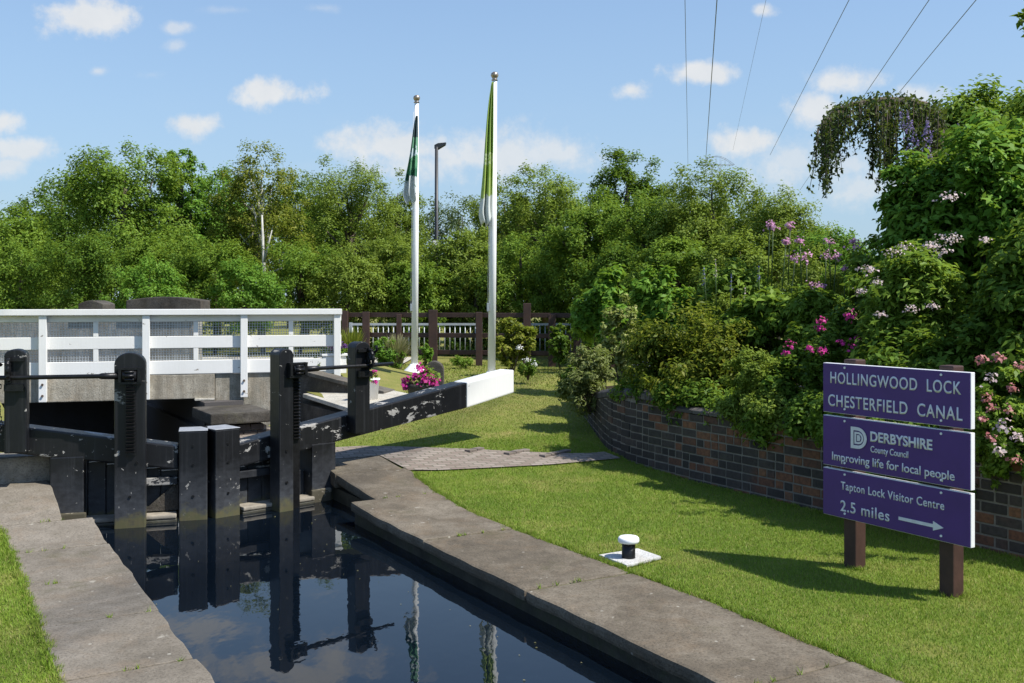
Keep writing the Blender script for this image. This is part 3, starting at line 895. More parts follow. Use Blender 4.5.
# sloping ramp wall right of the bridge
rp = thing('ramp_wall', 'dark triangular ramp wall with grey sloping coping right of the bridge', 'wall', Vector((-2.4, 13.4, .3)))
A = bpnt(1.12, .02, 0); B = Vector((-1.62, 12.75, 0))
dl = (B - A); pn = Vector((dl.y, -dl.x, 0)).normalized()
MB().prism([A + ZV * .25, B + ZV * .25, B + ZV * .40, A + ZV * .68], pn * -.3).build('wall', M_stonecap, rp, .006)
MB().prism([A + ZV * .684 + pn * .03, B + ZV * .404 + pn * .03, B + ZV * .45 + pn * .03, A + ZV * .735 + pn * .03], pn * -.30).build('coping', M_stone2, rp, .006)
k = MB(); k.prism([A + ZV * .66 - pn * .3, B + ZV * .40 - pn * .3, B + ZV * .40 - pn * 2.2, A + ZV * .66 - pn * 2.2], ZV * -.5)
tag(k.build('ramp', M_lawn), kind='structure')

# ------------------------------------------------------------------ flagpoles and flags
def flagpole(px, ytop, D, lean, zb, label):
    b = Vector(((px - 512) * D / 1000, D, zb)); H = 1.6 + (301 - ytop) * D / 1000 - zb
    r = thing('flagpole', label, 'flagpole', b, 'flagpoles beside the lock')
    tp = b + Vector((lean, 0, H))
    MB().tube([b + ZV * .1, b + (tp - b) * .5, tp - ZV * .10], [.056, .05, .034], 16).build('pole', M_pole, r)
    MB().lathe([(.19, 0), (.19, .03), (.165, .06), (.12, .10), (.085, .14), (.07, .16)], b, 24).build('base', M_pole, r)
    q = tp - ZV * .10
    MB().lathe([(.034, 0), (.05, .012), (.03, .025), (.042, .05), (.058, .08), (.048, .11), (.024, .128), (.005, .132)], q, 16).build('finial', M_gold, r)
    MB().tube([b + Vector((-.06, -.05, 1.0)), b + Vector((lean * .5 - .058, -.045, H * .5)), tp + Vector((-.05, -.03, -.25))], .004, 5).build('halyard', M_galv, r)
    k = MB(); k.box(b + Vector((-.065, -.06, 1.02)), Vector((.035, 0, 0)), Vector((0, .03, 0)), ZV * .12); k.build('cleat', M_galv, r, .004)
    return b, tp
POLE1 = flagpole(414.5, 97, 16.3, .035, .415, 'white flagpole behind the balance beam, the shorter left one of the two')
POLE2 = flagpole(491.5, 74, 14.3, .045, .43, 'white flagpole behind the white beam end, the taller right one')
k = MB(); k.box(Vector((-1.98, 15.55, .40)), Vector((.42, 0, 0)), Vector((0, .5, 0)), ZV * .05)
tag(k.build('paving_slab', M_stone, bevel=.01), 'small grey paving slab in the grass beside the left flagpole foot', 'slab')

def flagmat(name, stops):
    m, t = mat(name); p = pos(t)
    z_ = t.n('ShaderNodeTexCoord').outputs['Object']
    zz = t.n('ShaderNodeSeparateXYZ', {0: z_}).outputs
    f = t.m('ADD', t.m('MULTIPLY', zz[2], 1.0), t.m('MULTIPLY', t.m('SUBTRACT', t.noise(z_, 4.5, 3, .6), .5), 1.1))
    c = t.ramp(f, stops, 'CONSTANT')
    pr2 = t.n('ShaderNodeBsdfPrincipled', {'Base Color': c, 'Roughness': .75, 'Specular IOR Level': .2})
    tr = t.n('ShaderNodeBsdfTranslucent', {0: c})
    mx = t.n('ShaderNodeMixShader', {0: .3, 1: pr2.outputs[0], 2: tr.outputs[0]})
    o = t.n('ShaderNodeOutputMaterial'); t.link(mx.outputs[0], o.inputs[0])
    return m
def flag(pole, ytop, ybot, D, wide, material, label, fx):
    """limp cloth hanging from the upper hoist corner in folds"""
    b, tp = pole
    zt = 1.6 + (301 - ytop) * D / 1000; zb = 1.6 + (301 - ybot) * D / 1000; H = zt - zb
    pole_x = lambda z_: b.x + (tp.x - b.x) * (z_ - b.z) / (tp.z - b.z)
    nz, ns = 44, 26
    vs, fs = [], []
    rg = random.Random(int(ytop))
    ph = [rg.uniform(0, 6) for _ in range(4)]
    for i in range(nz + 1):
        k_ = i / nz; z_ = zt - H * k_
        wd = wide * min(1, .16 + 1.0 * k_ ** .75) * (1 - .22 * max(0, k_ - .82) / .18 * math.sin(k_ * 20))
        for j in range(ns + 1):
            q = j / ns
            fold = math.sin(q * 13 + ph[0] + k_ * 2.2) * (.018 + .055 * k_) + math.sin(q * 5 + ph[1] + k_ * 3) * .03 * k_
            x = pole_x(z_) + fx - wd * q * (1 + .06 * math.sin(k_ * 7 + ph[2])) + .015 * math.sin(q * 13 + 1.2 + k_ * 3) * k_
            zz = z_ - .10 * q * k_ + .05 * math.sin(q * 9 + ph[3]) * (k_ > .9) * (k_ - .9) * 10
            vs.append(Vector((x, b.y - .125 + fold, zz)))
    for i in range(nz):
        for j in range(ns):
            a = i * (ns + 1) + j
            fs.append((a, a + 1, a + ns + 2, a + ns + 1))
    k = MB(); org = Vector((pole_x(zb), b.y, zb))
    k.add([p - org for p in vs], fs, 0, True)
    o = k.build('flag', material); o.location = org
    sm = o.modifiers.new('thickness', 'SOLIDIFY'); sm.thickness = .004
    return tag(o, label, 'flag', 'flags hanging from the poles')
M_flag1 = flagmat('green_white_flag', [(0, (.74, .78, .78)), (.26, (.06, .20, .12)), (.44, (.16, .40, .22)), (.62, (.66, .76, .78)), (.80, (.20, .42, .27)), (.95, (.07, .11, .12))])
M_flag2 = flagmat('lime_flag', [(0, (.75, .78, .74)), (.30, (.46, .58, .16)), (.52, (.40, .54, .12)), (.84, (.62, .70, .40)), (.93, (.34, .48, .12))])
# heights of each cloth are about 1.3 m and 2 m: the ramps repeat over the lower metre
flag(POLE1, 117, 198, 16.3, .19, M_flag1, 'limp dark green and white flag hanging on the left flagpole', .035)
flag(POLE2, 84, 221, 14.3, .165, M_flag2, 'limp lime green and white flag hanging on the taller right flagpole', -.01)

# ------------------------------------------------------------------ fence, railing, lamp, pylon and wires
fc = thing('wooden_fence', 'dark brown post and rail fence behind the flagpoles', 'fence', ground(430, 18.3))
def fz(px): return 18.6 - .9 * (px - 345) / 255
def fpt(px, z): D = fz(px); return Vector(((px - 512) * D / 1000, D, z))
for px, wd, zt in ((345, .11, 1.42), (366, .13, 1.40), (399, .09, 1.36), (433, .16, 1.44), (479, .12, 1.40), (527, .14, 1.56), (552, .13, 1.36), (577, .12, 1.36), (612, .12, 1.36)):
    c = fpt(px, .35)
    MB().cbox(c, (1, 0, 0), (0, 1, 0), wd, .10, zt - .35).build('post', M_brown, fc, .008)
for za in (1.30, .93, .62):
    a, b = fpt(338, za), fpt(625, za)
    MB().box(a + Vector((0, .052, 0)), b - a, Vector((0, .04, 0)), ZV * .085).build('rail', M_brown, fc, .006)
ra_ = thing('metal_railing', 'pale galvanised bar railing beyond the brown wooden fence', 'railing', ground(470, 20.5))
for (xa, xb) in ((350, 482), (512, 590)):
    a = Vector(((xa - 512) * .0205, 20.5, .42)); b = Vector(((xb - 512) * .0205, 20.5, .42)); L = (b - a).length; d = (b - a) / L
    MB().box(a + ZV * .68, d * L, Vector((0, .04, 0)), ZV * .045).build('rail', M_galv, ra_)
    MB().box(a + ZV * .10, d * L, Vector((0, .04, 0)), ZV * .04).build('rail', M_galv, ra_)
    k = MB(); s = .05
    while s < L: k.tube([a + d * s + Vector((0, .02, .12)), a + d * s + Vector((0, .02, .69))], .011, 5); s += .105
    k.build('bar_infill', M_galv, ra_)
    for s in (0.02, L * .5, L - .02): MB().box(a + d * s + Vector((-.03, -.05, 0)), Vector((.06, 0, 0)), Vector((0, .045, 0)), ZV * .74).build('stanchion', M_galv, ra_)
lb = ground(436.5, 27)
lp = thing('street_lamp', 'dark street lamp rising between the trees behind the flagpoles', 'street lamp', lb)
LT = 1.6 + (301 - 147) * .027
MB().tube([lb, lb + ZV * 1.5, Vector((lb.x, lb.y, LT))], [.085, .06, .045], 10).build('pole', M_lamp, lp)
k = MB(); hp = Vector((lb.x - .06, lb.y, LT - .04))
k.prism([hp, hp + Vector((.10, 0, -.02)), hp + Vector((.30, 0, .10)), hp + Vector((.32, 0, .17)), hp + Vector((.10, 0, .15)), hp + Vector((0, 0, .10))], Vector((0, .16, 0)))
k.build('lamp_head', M_lamp, lp, .015)
k = MB(); k.box(Vector((lb.x - .10, lb.y - .08, 1.6 + 52 * .027)), Vector((.16, 0, 0)), Vector((0, .02, 0)), ZV * .22); k.build('sign_plate', M_plain_white, lp, .01)

py = Vector(((716 - 512) * .3, 300, .42))
pyl = thing('pylon', 'distant steel electricity pylon showing its top above the trees', 'pylon', py)
def lattice(name, c0, w0, z0, w1, z1, n):
    k = MB(); prev = None
    for i in range(n + 1):
        f = i / n; ww = w0 + (w1 - w0) * f; z_ = z0 + (z1 - z0) * f
        cs = [c0 + Vector((sx * ww, sy * ww, z_)) for sx, sy in ((-1, -1), (1, -1), (1, 1), (-1, 1))]
        if prev:
            for j in range(4):
                k.tube([prev[j], cs[j]], .07, 4); k.tube([prev[j], cs[(j + 1) % 4]], .04, 4); k.tube([cs[j], cs[(j + 1) % 4]], .04, 4)
        prev = cs
    return k.build(name, M_pylon, pyl)
lattice('tower', py, 3.2, 0, 1.1, 42, 12)
k = MB()
for sy in (-1, 1):
    k.tube([py + Vector((-5.4, sy * .8, 42)), py + Vector((5.4, sy * .8, 42))], .07, 4)
    arch = [py + Vector((-5.4 + 10.8 * i / 8, sy * .8, 42 + 2.6 * math.sin(math.pi * i / 8))) for i in range(9)]
    k.tube(arch, .06, 4)
    for i in range(1, 8): k.tube([Vector((arch[i].x, arch[i].y, 42 + .42)), arch[i]], .03, 4)
k.build('cross_arm', M_pylon, pyl)
def wire(n, A_, B_, r, label):
    k = MB(); pts = []
    for i in range(25):
        f = i / 24; p_ = A_.lerp(B_, f); pts.append(p_)
    k.tube(pts, r, 5)
    tag(k.build('power_line', M_wire), label, 'power line', 'overhead power lines')
def wline(xa, ya, xb, yb, Z, r, label):
    D0 = (Z - 1.6) * 1000 / (301 - ya); D1 = (Z - 1.6) * 1000 / (301 - yb)
    p0 = Vector(((xa - 512) * D0 / 1000, D0, Z)); p1 = Vector(((xb - 512) * D1 / 1000, D1, Z))
    d = p0 - p1; wire(0, p1, p0 + d * ((D0 + 40) / max(1, D1 - D0)), r, label)
wline(685, 0, 688, 165, 42, .045, 'thin overhead power line, leftmost of those crossing the sky')
wline(717, 0, 705.5, 164, 42, .075, 'thick overhead power line running down to the pylon arm')
wline(766, 0, 733, 150, 42, .022, 'faint overhead power line just right of the pylon')
wline(849, 0, 770, 155, 42, .05, 'overhead power line slanting down right of the pylon')
wline(929, 0, 800, 190, 42, .055, 'overhead power line dropping behind the weeping branch, left of the two')
wline(976, 0, 897, 95, 42, .06, 'overhead power line at the far right of the sky')

# ------------------------------------------------------------------ bollard
bb = CU(3.735, 4.93, 0)
bo = thing('bollard', 'small black mooring bollard with white mushroom cap on a white slab', 'bollard', bb)
k = MB(); k.prism([CU(3.62, 5.085, .004), CU(3.93, 5.09, .004), CU(3.93, 4.855, .004), CU(3.62, 4.80, .004)], ZV * .02); k.build('base_slab', M_plate, bo, .006)
MB().lathe([(.043, .02), (.042, .03), (.040, .12)], bb, 24).build('shaft', M_iron, bo)
MB().lathe([(.040, .116), (.062, .119), (.066, .130), (.064, .145), (.056, .153), (.02, .157)], bb, 28).build('cap', M_pole, bo)

# ------------------------------------------------------------------ the sign
V_ = 4.74
sg = thing('sign', 'purple three panel canal sign on two timber posts in the lawn', 'sign', CU(V_ + .06, 3.8, 0))
for uu in (3.475, 4.13):
    MB().cbox(CU(V_ + .082, uu, -.2), RV, AU, .09, .09, 1.2 + .25).build('post', M_post, sg, .008)
U0 = 4.30                                     # left edge seen from the lawn; text runs towards smaller u
TX = -AU
PANEL = []
for (zb, zt) in ((.925, 1.224), (.604, .906), (.302, .587)):
    k = MB(); k.box(CU(V_, 3.30, zb), RV * .034, AU * 1.0, ZV * (zt - zb))
    po = k.build('panel', M_plain_white, sg, .002, 1)
    f = MB(); f.box(CU(V_ - .003, 3.303, zb + .003), RV * .0028, AU * .994, ZV * (zt - zb - .006)); f.build('face', M_purple, po)
    for uu in (3.475, 4.13):
        for z_ in (zb + .03, zt - .022):
            c = CU(V_ - .003, uu, z_); MB().tube([c, c - RV * .005], .007, 8).build('screw', M_plain_white, po)
    PANEL.append(po)
ROT = Matrix((TX, ZV, TX.cross(ZV))).transposed()
def text(txt, s0, s1, zbase, cap, panel, bold=0., spacing=1.0, name='lettering'):
    cu = bpy.data.curves.new('txt', 'FONT'); cu.body = txt; cu.size = 1; cu.space_character = spacing; cu.offset = bold; cu.extrude = .0
    to = bpy.data.objects.new('txt', cu); COL.objects.link(to)
    dg = bpy.context.evaluated_depsgraph_get(); dg.update()
    me = bpy.data.meshes.new_from_object(to.evaluated_get(dg))
    bpy.data.objects.remove(to)
    xs = [v.co.x for v in me.vertices]; x0, x1 = min(xs), max(xs)
    # cap height of the built-in font measured on the letter itself
    cu2 = bpy.data.curves.new('cap', 'FONT'); cu2.body = 'H'; t2 = bpy.data.objects.new('cap', cu2); COL.objects.link(t2); dg.update()
    m2 = bpy.data.meshes.new_from_object(t2.evaluated_get(bpy.context.evaluated_depsgraph_get())); ch = max(v.co.y for v in m2.vertices); bpy.data.objects.remove(t2)
    kx = (s1 - s0) / (x1 - x0); ky = cap / ch
    off = wloc(panel)
    org = CU(V_ - .005, U0, zbase)
    for v in me.vertices:
        lx = s0 + (v.co.x - x0) * kx; ly = v.co.y * ky
        v.co = org + TX * lx + ZV * ly - off
    me.materials.append(M_letter)
    o = bpy.data.objects.new(name, me); COL.objects.link(o); o.parent = panel
    s_ = o.modifiers.new('thickness', 'SOLIDIFY'); s_.thickness = .002
    return o
text('HOLLINGWOOD  LOCK', .06, .945, 1.105, .066, PANEL[0], .012, 1.12)
text('CHESTERFIELD  CANAL', .043, .953, .966, .068, PANEL[0], .012, 1.12)
text('DERBYSHIRE', .356, .77, .788, .054, PANEL[1], .03)
text('County Council', .358, .615, .724, .036, PANEL[1], .012)
text('Improving life for local people', .073, .906, .642, .048, PANEL[1], .012)
text('Tapton Lock Visitor Centre', .14, .843, .474, .046, PANEL[2], .012, 1.1)
text('2.5 miles', .137, .489, .345, .062, PANEL[2], .012, 1.1)
def sgn(s, z_): return CU(V_ - .006, U0, 0) + TX * s + ZV * z_
k = MB()
k.prism([sgn(.552, .368), sgn(.775, .368), sgn(.775, .351), sgn(.840, .377), sgn(.775, .403), sgn(.775, .386), sgn(.552, .386)], RV * .003)
k.build('arrow', M_letter, PANEL[2])
# D emblem: white D with two inner rings
k = MB()
def dring(x0, z0, wd, ht, th):
    def outl(ins):
        x, zz, ww, hh = x0 + ins, z0 + ins, wd - 2 * ins, ht - 2 * ins
        return [(x, zz), (x + ww * .42, zz)] + [(x + ww * .42 + ww * .58 * math.sin(a), zz + hh / 2 - hh / 2 * math.cos(a)) for a in frange(.2, math.pi - .2, 10)] + [(x + ww * .42, zz + hh), (x, zz + hh)]
    o_, i_ = outl(0), outl(th)
    n_ = len(o_)
    vs = [sgn(*p_) for p_ in o_] + [sgn(*p_) for p_ in i_]
    k.add(vs + [p_ - RV * .002 for p_ in vs], [(j, (j + 1) % n_, n_ + (j + 1) % n_, n_ + j) for j in range(n_)] + [(2 * n_ + n_ + j, 2 * n_ + n_ + (j + 1) % n_, 2 * n_ + (j + 1) % n_, 2 * n_ + j) for j in range(n_)])
dring(.217, .731, .116, .127, .020); dring(.244, .759, .064, .071, .012)
k.prism([sgn(.262, .777), sgn(.281, .777), sgn(.289, .794), sgn(.281, .812), sgn(.262, .812)], RV * -.002)
k.build('emblem', M_letter, PANEL[1])

# ------------------------------------------------------------------ foliage
NR = np.random.default_rng(11)
def unit(a): return a / np.maximum(np.linalg.norm(a, axis=1, keepdims=True), 1e-6)
def leaf_mesh(pts, nrm, size, aspect=.5, droop=None, rg=NR):
    """kite-shaped, slightly folded leaves at pts facing nrm"""
    n_ = len(pts)
    r = unit(rg.normal(size=(n_, 3)))
    if droop is not None: r = unit(r * (1 - droop) + np.array([0, 0, -1.0]) * droop)
    t_ = unit(r - nrm * np.sum(r * nrm, 1, keepdims=True))
    b_ = np.cross(nrm, t_)
    L = size * rg.uniform(.65, 1.3, (n_, 1)); W = L * aspect
    fold = nrm * W * .25
    v0 = pts - t_ * L * .5; v1 = pts + b_ * W * .5 - t_ * L * .05 + fold; v2 = pts + t_ * L * .5 - nrm * L * .08; v3 = pts - b_ * W * .5 - t_ * L * .05 + fold
    V = np.stack([v0, v1, v2, v3], 1).reshape(-1, 3)
    F = np.arange(4 * n_).reshape(-1, 4)
    return V, F
def crown_pts(ells, n_, clump, ncl, rg=NR, rough=.25, flat=.8):
    """leaf positions: clumps scattered over the shells of ellipsoids"""
    ells = [np.array(e, float) for e in ells]
    wts = np.array([(e[3] * e[4] + e[3] * e[5] + e[4] * e[5]) for e in ells]); wts /= wts.sum()
    P_, N_ = [], []
    for e, wt_ in zip(ells, wts):
        nc = max(6, int(ncl * wt_)); k_ = max(8, int(n_ * wt_ / nc))
        d = unit(rg.normal(size=(nc, 3)))
        rad = np.where(rg.random((nc, 1)) < .72, rg.uniform(.82, 1.0 + rough, (nc, 1)), rg.uniform(.35, .85, (nc, 1)))
        cc = e[:3] + d * e[3:] * rad
        cr = clump * rg.uniform(.55, 1.35, (nc, 1))
        for i in range(nc):
            q = unit(rg.normal(size=(k_, 3))) * (rg.random((k_, 1)) ** .45)
            pp = cc[i] + q * cr[i] * np.array([1, 1, flat])
            P_.append(pp)
            N_.append(unit(q * .7 + d[i] * .5 + np.array([0, 0, .85]) + rg.normal(size=(k_, 3)) * .5))
    return np.concatenate(P_), np.concatenate(N_)
def limb_mesh(root, base, tips, r0, mat_, name='trunk', seg=7, trunk_top=None):
    k = MB(); rg = random.Random(int(base.x * 100) + 7)
    if trunk_top is not None:
        mid = base.lerp(trunk_top, .5) + Vector((rg.uniform(-.1, .1), rg.uniform(-.1, .1), 0))
        k.tube([base, mid, trunk_top], [r0, r0 * .75, r0 * .4], seg)
    for t_ in tips:
        s_ = base if trunk_top is None else base.lerp(trunk_top, rg.uniform(.35, .8))
        m_ = s_.lerp(t_, .5) + Vector((rg.uniform(-.15, .15), rg.uniform(-.15, .15), .12)) * (t_ - s_).length * .3
        rr = r0 * (.55 if trunk_top is not None else .8)
        k.tube([s_, m_, t_], [rr, rr * .6, rr * .18], 5)
    return k.build(name, mat_, root, fixn=False)

def tree(name, label, px, ytop, hw, D, pal, n_, leaf, group=None, trunk=M_bark, clump=None, ycrown=None, cat='tree', depth=.8, lobes=5, aspect=.5, seed=0, asym=0., trunk_r=.13, droop=None, show=False):
    rg = np.random.default_rng(100 + seed)
    base = ground(px, D)
    zt = 1.6 + (301 - ytop) * D / 1000
    W = hw * D / 1000
    zb = (1.6 + (301 - ycrown) * D / 1000) if ycrown else base.z + .35 * (zt - base.z) * .5
    H = zt - zb; cz = (zt + zb) / 2
    r = thing(name, label, cat, base, group)
    ells = [(base.x, base.y, cz - H * .04, W * .88, W * depth * .8, H * .475)]
    for i in range(lobes + 3):
        a = rg.uniform(0, 6.283); f = rg.uniform(-.8, .8)
        rr = math.sqrt(max(0.05, 1 - f * f))
        ells.append((base.x + math.cos(a) * W * .58 * rr + asym * W * f, base.y + math.sin(a) * W * depth * .58 * rr, cz + f * H * .34,
                     W * rg.uniform(.32, .5), W * depth * rg.uniform(.32, .5), H * rg.uniform(.12, .2)))
    ells.append((base.x + asym * W * .5, base.y, zt - H * .2, W * .6, W * .6, H * .16))
    k_ = 2.4 if D < 35 else 1.6
    pts, nrm = crown_pts(ells, int(n_ * k_), clump or W * .16, 50 + lobes * 26, rg, .32)
    # loose leading shoots breaking the outline
    ns = 26
    sh, sn = [], []
    for q in range(ns):
        e = ells[rg.integers(0, len(ells))]
        d_ = unit(rg.normal(size=(1, 3)) + np.array([[0, 0, .9]]))[0]
        st = np.array(e[:3]) + d_ * np.array(e[3:]) * .9
        ln_ = W * rg.uniform(.10, .30); dr = unit((d_ + np.array([0, 0, .7]) + rg.normal(size=3) * .3)[None])[0]
        m_ = int(30 * rg.uniform(.6, 1.4))
        f = rg.random((m_, 1))
        sh.append(st + dr * ln_ * f + rg.normal(size=(m_, 3)) * ln_ * .16 * (1.1 - f)); sn.append(unit(rg.normal(size=(m_, 3)) + np.array([0, 0, .8])))
    pts = np.concatenate([pts] + sh); nrm = np.concatenate([nrm] + sn)
    pts += rg.normal(size=pts.shape) * W * .05
    pts[:, 2] = np.maximum(pts[:, 2], base.z + .05)
    V, F = leaf_mesh(pts, nrm, leaf * .58, aspect, droop, rg)
    npmesh('crown', V, F, G[pal], r)
    tips = [Vector(e[:3]) + Vector((0, 0, e[5] * .5)) for e in ells[1:]]
    limb_mesh(r, base, tips, trunk_r, trunk, trunk_top=Vector((base.x + asym * W * .3, base.y, zt - H * .25)))
    return r

TREES = [
 # label, px, ytop, hw, D, palette, leaves, leaf size
 ('mid green rounded tree at the far left edge behind the bridge', 8, 212, 50, 28, 'mid', 9000, .17),
 ('dark green tree standing just left of the tallest left tree', 62, 182, 52, 30, 'dark', 9000, .17),
 ('tall dark dense tree behind the left half of the white railing', 125, 146, 68, 25, 'mid', 16000, .15),
 ('slim bright green tree with a pointed loose top among the left trees', 180, 142, 24, 26, 'bright', 6000, .15),
 ('bright green tree filling the gap behind the slim pointed one', 218, 168, 44, 28, 'bright', 9000, .16),
 ('light green tree with a pale slender trunk showing through', 262, 146, 48, 23.5, 'yellow', 9000, .12),
 ('low dark tree between the pale trunked tree and the olive one', 305, 178, 40, 29, 'dark', 8000, .16),
 ('broad olive fine leaved tree behind the end of the white railing', 350, 166, 58, 25, 'olive', 15000, .11),
 ('olive tree just left of the shorter flagpole', 398, 176, 34, 26, 'olive', 8000, .12),
 ('bluish distant tree beyond the street lamp', 458, 196, 48, 48, 'blue', 8000, .24),
 ('bushy mid green tree between the two flagpoles', 462, 232, 38, 23, 'olive', 8000, .13),
 ('spreading olive tree right of the taller flagpole', 545, 166, 54, 24, 'olive', 14000, .12),
 ('dark round topped tree, highest of those right of the flagpoles', 628, 153, 44, 27, 'dark', 11000, .15),
 ('mid green tree in front of the dark round topped tree', 588, 196, 46, 20, 'mid', 11000, .11),
 ('dense dark tree below the round topped tree', 655, 196, 50, 19, 'mid', 11000, .11),
 ('large yellow green tree beneath the pylon', 712, 172, 62, 18, 'olive', 17000, .095),
 ('yellow green tree sloping down towards the weeping branch', 775, 188, 52, 17, 'olive', 13000, .09),
 ('low bright tree at the foot of the sky gap by the weeping branch', 828, 232, 44, 15, 'bright', 9000, .08),
 ('olive tree filling the gap right behind the taller flagpole', 505, 186, 40, 28, 'olive', 8000, .14),
]
for i, (lab, px, yt, hw, D, pal, n_, lf) in enumerate(TREES):
    tree('tree', lab, px, yt, hw, D, pal, n_, lf, seed=i, trunk=M_palebark if 'pale slender' in lab else M_bark, ycrown=318 if 'slim' not in lab else 300, trunk_r=.1 if 'pale slender' in lab else .13, lobes=7)
# pale slender trunk that shows in front of its crown
pt_ = [o for o in bpy.data.objects if o.get('label', '').startswith('light green tree with a pale')][0]
b_ = ground(263, 22.3)
MB().tube([b_, at(264, 270, 22.3), at(262, 215, 22.4)], [.05, .04, .02], 6).build('stem', M_palebark, pt_)
MB().tube([at(264, 262, 22.3), at(272, 230, 22.3)], [.03, .012], 5).build('branch', M_palebark, pt_)
MB().tube([at(265, 275, 22.3), at(282, 268, 22.1)], [.025, .01], 5).build('branch', M_palebark, pt_)

# understorey bushes, one behind another along the boundary
bi = 0
for px, yt, hw, D, pal in [(-60, 215, 55, 23, 'mid'), (20, 240, 46, 22, 'mid'), (85, 235, 48, 21.5, 'dark'), (150, 262, 40, 20.5, 'bright'), (165, 232, 48, 22.5, 'mid'), (215, 240, 44, 22, 'mid'), (245, 262, 38, 21, 'bright'), (300, 240, 44, 22, 'mid'),
                           (345, 255, 40, 21.5, 'olive'), (390, 240, 36, 22, 'olive'), (415, 262, 34, 21.6, 'mid'), (520, 235, 44, 21.5, 'mid'), (478, 262, 34, 21.8, 'olive'), (560, 250, 40, 21, 'dark'), (615, 245, 46, 18, 'dark'), (680, 240, 50, 16.5, 'mid'), (740, 240, 48, 15.5, 'olive'), (-140, 220, 60, 24, 'dark'), (445, 270, 32, 22.5, 'mid')]:
    tree('bush', 'leafy green bush growing low along the boundary in front of the tall trees', px, yt, hw, D, pal, 6500, .11, 'bushes below the boundary trees', seed=50 + bi, ycrown=330, cat='bush', lobes=4, trunk_r=.05)
    bi += 1
# a second row of trees well behind
for i, (px, yt, hw, D) in enumerate([(-120, 175, 90, 40), (40, 210, 90, 42), (170, 185, 80, 44), (290, 195, 80, 44), (380, 205, 60, 46), (570, 195, 80, 44), (690, 200, 90, 40), (800, 250, 70, 38), (520, 215, 60, 46)]):
    tree('tree', 'distant green tree mostly hidden behind the first row of trees', px, yt, hw, D, 'dark', 6000, .26, 'distant trees behind the first row', seed=90 + i, ycrown=318, lobes=5)

# ------------------------------------------------------------------ shrubs and flowers of the bed
def flower_cluster(root, c, r_, n_, pal, size=.03, flat=1., name='flower_head', rg=NR):
    d = unit(rg.normal(size=(n_, 3))); d[:, 2] = np.abs(d[:, 2]) * 1.0
    pts = np.array(c) + d * r_ * 1.25 * rg.random((n_, 1)) ** .7 * np.array([1, 1, flat]) + rg.normal(size=(n_, 3)) * r_ * .25
    V, F = leaf_mesh(pts, unit(d + np.array([0, -.5, .4]) + rg.normal(size=(n_, 3)) * .4), size * rg.uniform(.75, 1.05), .8, rg=rg)
    return npmesh(name, V, F, P[pal], root)
def spike(root, c, h, r_, n_, pal, size=.025, name='flower_spike', rg=NR, tilt=(0, 0)):
    f = rg.random((n_, 1)); a = rg.uniform(0, 6.283, (n_, 1))
    rad = r_ * (1.05 - f)
    pts = np.array(c) + np.concatenate([np.cos(a) * rad + f * h * tilt[0], np.sin(a) * rad + f * h * tilt[1], f * h], 1)
    V, F = leaf_mesh(pts, unit(np.concatenate([np.cos(a), np.sin(a), .3 + 0 * a], 1) + rg.normal(size=(n_, 3)) * .4), size, .8, rg=rg)
    return npmesh(name, V, F, P[pal], root)
def shrub(name, label, px, ytop, ybot, hw, D, pal, n_, leaf, aspect=.45, seed=0, cat='shrub', group=None, clump=None, lobes=5, droop=None, depth=.8, stems=True, ncl=60):
    rg = np.random.default_rng(300 + seed)
    X = (px - 512) * D / 1000; zt = 1.6 + (301 - ytop) * D / 1000; zb = 1.6 + (301 - ybot) * D / 1000
    W = hw * D / 1000; H = zt - zb; cz = (zt + zb) / 2
    pb = Vector((X, D, 0)); vv = pb.dot(RV)
    gz = min(zb, .45 if vv > 5.9 else zg(pb))
    if 5.2 < vv < 6.15 and pb.dot(AU) < 8:        # rooted in the bed, spilling over the wall
        pb = pb + RV * (6.2 - vv); gz = .47
    base = Vector((pb.x, pb.y, gz))
    r = thing(name, label, cat, base, group)
    ells = [(X, D, cz, W * .7, W * depth * .7, H * .40)]
    for i in range(lobes):
        a = rg.uniform(0, 6.283); f = rg.uniform(-.7, .85); rr = math.sqrt(max(.05, 1 - f * f))
        ells.append((X + math.cos(a) * W * .55 * rr, D + math.sin(a) * W * depth * .55 * rr, cz + f * H * .34, W * rg.uniform(.3, .48), W * depth * rg.uniform(.3, .48), H * rg.uniform(.14, .24)))
    pts, nrm = crown_pts(ells, n_, clump or W * .2, ncl, rg)
    pts = pts + rg.normal(size=pts.shape) * min(W, .6) * .045
    V, F = leaf_mesh(pts, nrm, leaf, aspect, droop, rg)
    npmesh('foliage', V, F, G[pal], r)
    if stems:
        limb_mesh(r, base, [Vector(e[:3]) for e in ells], max(.012, W * .02), M_bark, 'stems')
    return r, ells

